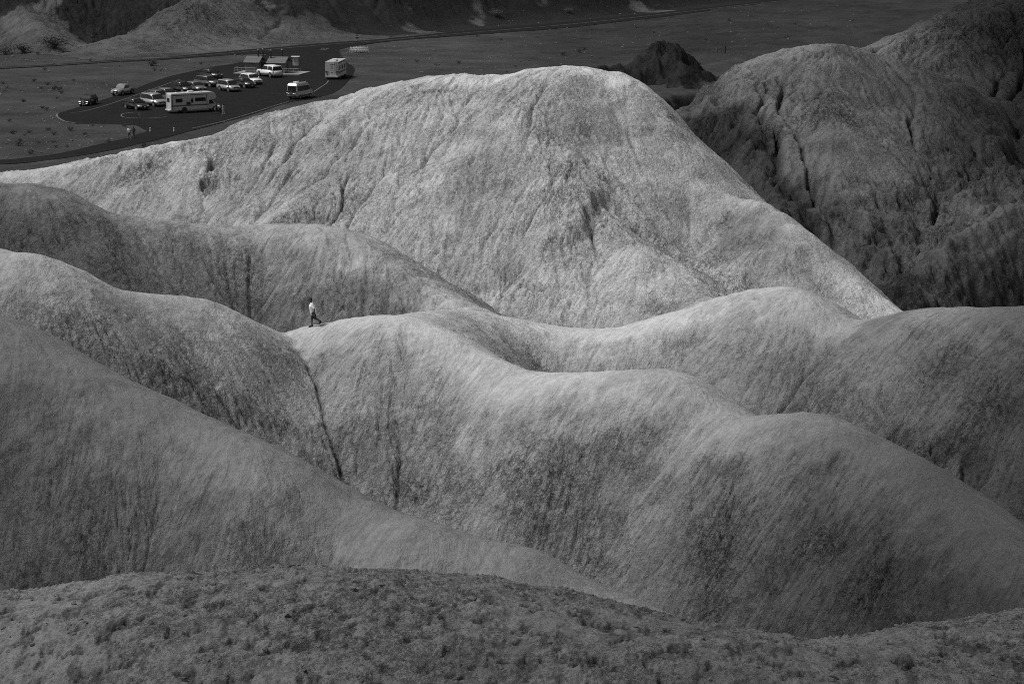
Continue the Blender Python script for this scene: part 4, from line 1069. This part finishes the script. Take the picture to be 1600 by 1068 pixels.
# leading foot is the far one, trailing foot pushes off behind
hiker = person('man in white tee and dark shorts walking left along the pale ridge crest', (gx, gy, gz), hk, SKIN_D, TEE, SHO, SHOE, HAIR, True, .010, bulk=.022)
cp_ = Vector(hk['head'])
cap_ = MB().cyl((0, 0, 0), .018, .10, 'y', 8); sg = cap_.build('sunglasses', BLK, hiker); sg.location = (cp_.x-.088, cp_.y-.02, cp_.z+.012)
MB().box(-.035, .035, -.004, .004, -.02, .02).build('shirt_print', M(.15, .8), hiker).location = (.02, -.125, 1.16)
def stand(face, lean=0, stride=.18):
    f = Vector((*face, 0)).normalized(); s = Vector((-f.y, f.x, 0))
    def q(a, b, z): v_ = f*a+s*b; return (v_.x, v_.y, z)
    return dict(face=(f.x, f.y, -.08), head=q(.03+lean*.5, 0, 1.60-lean*.15), neck=q(.0+lean*.4, 0, 1.45-lean*.1), chest=q(lean*.25, 0, 1.20), pelvis=q(0, 0, .90),
      lsh=q(lean*.35, .19, 1.38-lean*.1), rsh=q(lean*.35, -.19, 1.38-lean*.1), lel=q(-.02+lean*.4, .26, 1.10), rel=q(.05+lean*.4, -.26, 1.10), lha=q(.08+lean*.6, .25, .86), rha=q(.20+lean*.6, -.22, .92),
      lhip=q(0, .10, .86), rhip=q(0, -.10, .86), lkn=q(.10, .11, .47), rkn=q(-.02, -.11, .47), lan=q(stride*.6, .11, .09), ran=q(-stride*.6, -.11, .10), ltoe=q(stride*.6+.17, .12, .045), rtoe=q(-stride*.6+.16, -.12, .045))
def put(u, v, *a, **k_):
    x, y = on_plane(u, v, ASPH_Z); return person(a[0], (x, y, ASPH_Z), *a[1:], voxel=.026, **k_)
GT = M(.45, .8, 0, 'grey_jeans'); BJ = M(.03, .85, 0, 'black_cloth')
put(202, 216.5, 'person in a white top and grey trousers walking on the path', stand((.5, -.8), 0, .5), SKIN, TEE, M(.12, .8), M(.3, .6), HAIR, False)
put(209.3, 215.5, 'person all in black walking beside the one in white on the path', stand((-.35, -.85), .1, .35), SKIN_D, BJ, BJ, SHOE, HAIR, False, top_sleeve=.9)
put(338, 177.5, 'person in black standing by the cab of the white motorhome', stand((.9, -.3), .05), SKIN_D, BJ, SHO, SHOE, HAIR, True)
bend = dict(face=(-.7, -.4, -.6), head=(-.42, -.10, 1.30), neck=(-.32, -.06, 1.27), chest=(-.14, -.02, 1.16), pelvis=(.10, 0, .92),
 lsh=(-.26, -.20, 1.16), rsh=(-.22, .16, 1.18), lel=(-.30, -.26, .88), rel=(-.28, .22, .90), lha=(-.34, -.20, .64), rha=(-.36, .16, .66),
 lhip=(.10, -.10, .88), rhip=(.10, .10, .88), lkn=(.0, -.12, .48), rkn=(.05, .12, .48), lan=(.08, -.12, .09), ran=(.16, .14, .09), ltoe=(-.09, -.14, .045), rtoe=(-.01, .14, .045))
put(343.5, 177, 'person in a white shirt bending forward in front of the motorhome', bend, SKIN_D, TEE, BJ, SHOE, HAIR, False)
put(349.5, 178.8, 'person in pale grey clothes standing right of the bending one', stand((-.8, .3), .1), SKIN, M(.30, .8), GT, M(.4, .7), HAIR, False, top_sleeve=.9)

print('people', time.time()-T0)
# ================================================================== desert plants and stones
LEAF = M(.045, .9, 0, 'desert_leaf'); TWIG = M(.09, .9, 0, 'twig')
def bush(name, label, cat, seed, r_, h_, n, lf):
    g = random.Random(seed); t = thing(name, label, cat)
    st = MB(); cr = MB(); tips = []
    for i in range(14 if n > 200 else 9):
        a = g.uniform(0, 2*PI); k_ = g.uniform(.3, 1)
        p1 = (math.cos(a)*r_*.4*k_, math.sin(a)*r_*.4*k_, h_*.5*g.uniform(.7, 1)); p2 = (math.cos(a+.3)*r_*.85*k_, math.sin(a+.3)*r_*.85*k_, h_*g.uniform(.6, 1)*(1.15-.5*k_))
        st.tube([(0, 0, -.1), p1, p2], .025*h_, 5); tips += [p1, p2]
    for i in range(n):
        p = Vector(g.choice(tips)) + Vector((g.gauss(0, .2)*r_, g.gauss(0, .2)*r_, g.gauss(0, .16)*h_))
        if p.z < .02: p.z = abs(p.z)
        d = Vector((g.uniform(-1, 1), g.uniform(-1, 1), g.uniform(-.4, 1))).normalized(); e = d.orthogonal().normalized()
        s_ = lf*g.uniform(.6, 1.4)
        cr.b.faces.new([cr.b.verts.new(p+d*s_), cr.b.verts.new(p+e*s_*.5), cr.b.verts.new(p-d*s_), cr.b.verts.new(p-e*s_*.5)])
    st.build('stem', TWIG, t); cr.build('foliage', LEAF, t)
    return t
def ground_pt(u, v):
    p = hit(u, v, 190)
    return p if p else (*on_plane(u, v), 0)
b1 = bush('desert_bush', 'rounded dark desert bush between the long road and the gravel lot edge', 'bush', 1, 1.5, 1.6, 520, .10)
p = ground_pt(237, 103.5); b1.location = p
for u, v, s_, lb in [(86, 76, 2.1, 'large dark bush at the foot of the far slope left of the pale cone'), (36, 82, 1.5, 'low dark bush near the left edge at the foot of the far slope'), (8, 86, 1.6, 'dark bush cut by the left edge above the long road'),
                     (774, 26, 1.5, 'dark bush on the far slope above the middle of the long road'), (887, 20, 1.0, 'small dark bush above the long road, right of the far hills')]:
    c = copy_tree(b1); c.location = ground_pt(u, v); c.scale = (s_, s_, s_*.85); c.rotation_euler = (0, 0, u); c['label'] = lb
b2 = bush('shrub', 'small dark shrub scattered on the gravel plain', 'shrub', 5, .55, .5, 110, .075)
b2['group'] = 'small shrubs on the gravel plain'
g = random.Random(3); cnt_ = 0
from_lot = [on_plane(u, v) for u, v in lot]; from_hw = [on_plane(u, v) for u, v in hw_up+hw_lo]
def inside(x, y, P):
    c = False; j = len(P)-1
    for i in range(len(P)):
        if (P[i][1] > y) != (P[j][1] > y) and x < (P[j][0]-P[i][0])*(y-P[i][1])/(P[j][1]-P[i][1])+P[i][0]: c = not c
        j = i
    return c
spots = [(89, 154.5), (85, 141), (75, 133), (115, 127), (96, 147), (15, 190), (38, 212), (84, 211), (60, 224), (84, 223), (30, 228), (105, 230), (70, 110), (141, 96), (251, 111), (314, 101)]
while len(spots) < 120:
    u = g.uniform(-60, 300) if g.random() < .45 else g.uniform(560, 1300); v = g.uniform(64, 245) if u < 300 else g.uniform(8, 118)
    spots.append((u, v))
for i, (u, v) in enumerate(spots):
    x, y = on_plane(u, v)
    if inside(x, y, from_lot) or inside(x, y, from_hw): continue
    z = height(x, y)
    if abs(z) > 2.2: continue
    c = b2 if cnt_ == 0 else copy_tree(b2)
    s_ = g.uniform(.5, 1.5); c.location = (x, y, z); c.scale = (s_, s_, s_*g.uniform(.7, 1.1)); c.rotation_euler = (0, 0, g.uniform(0, 6)); cnt_ += 1
def stones(name, pts, label, mat, sub=1):
    gg = np.random.default_rng(9); b = bmesh.new(); bmesh.ops.create_icosphere(b, subdivisions=sub, radius=1)
    bv = np.array([v.co[:] for v in b.verts]); bf = np.array([[v.index for v in f.verts] for f in b.faces]); b.free()
    n = len(pts); vs = np.empty((n, len(bv), 3)); 
    for i, (x, y, z, s_) in enumerate(pts):
        k_ = 1+.35*gg.standard_normal((len(bv), 1)); a = gg.uniform(0, 6.3); sc3 = s_*np.array([gg.uniform(.7, 1.3), gg.uniform(.7, 1.3), gg.uniform(.45, .8)])
        q = bv*np.clip(k_, .6, 1.5)*sc3; ca, sa = math.cos(a), math.sin(a)
        vs[i] = np.stack([q[:, 0]*ca-q[:, 1]*sa+x, q[:, 0]*sa+q[:, 1]*ca+y, q[:, 2]+z+s_*.2], 1)
    F = (bf[None]+(np.arange(n)*len(bv))[:, None, None]).reshape(-1, 3)
    me = bpy.data.meshes.new(name); me.from_pydata(vs.reshape(-1, 3).tolist(), [], F.tolist()); me.materials.append(mat)
    o = bpy.data.objects.new(name, me); COL.objects.link(o); return tag(o, label, kind='stuff')
pts = []
while len(pts) < 5200:
    u = g.uniform(-80, 380) if g.random() < .5 else g.uniform(540, 1350); v = g.uniform(60, 250) if u < 400 else g.uniform(5, 125)
    x, y = on_plane(u, v)
    if perlin(np.array([x/14]), np.array([y/22]), 300)[0] < g.uniform(-.5, .35): continue
    if inside(x, y, from_lot) or inside(x, y, from_hw): continue
    z = height(x, y)
    if abs(z) > 3: continue
    pts.append((x, y, z, (.04+.22*g.random()**6)))
stones('stones', pts, 'scattered pale stones and gravel on the plain', M(.13, .9, 0, 'pale_stone'))
pts = []
while len(pts) < 2600:
    a = g.uniform(-.30, .30); r_ = g.uniform(22, 38) if g.random() < .8 else g.uniform(55, 75)
    x, y = r_*math.sin(a), r_*math.cos(a)
    if r_ < 40:
        if perlin(np.array([x/1.3]), np.array([y/1.3]), 310)[0] < g.uniform(-.6, .3): continue
        pts.append((x, y, height(x, y), .008+.05*g.random()**4))
stones('clods', pts, 'loose clods and pebbles lying on the foreground slope', M(.16, .95, 0, 'clod'))
print('all', time.time()-T0)
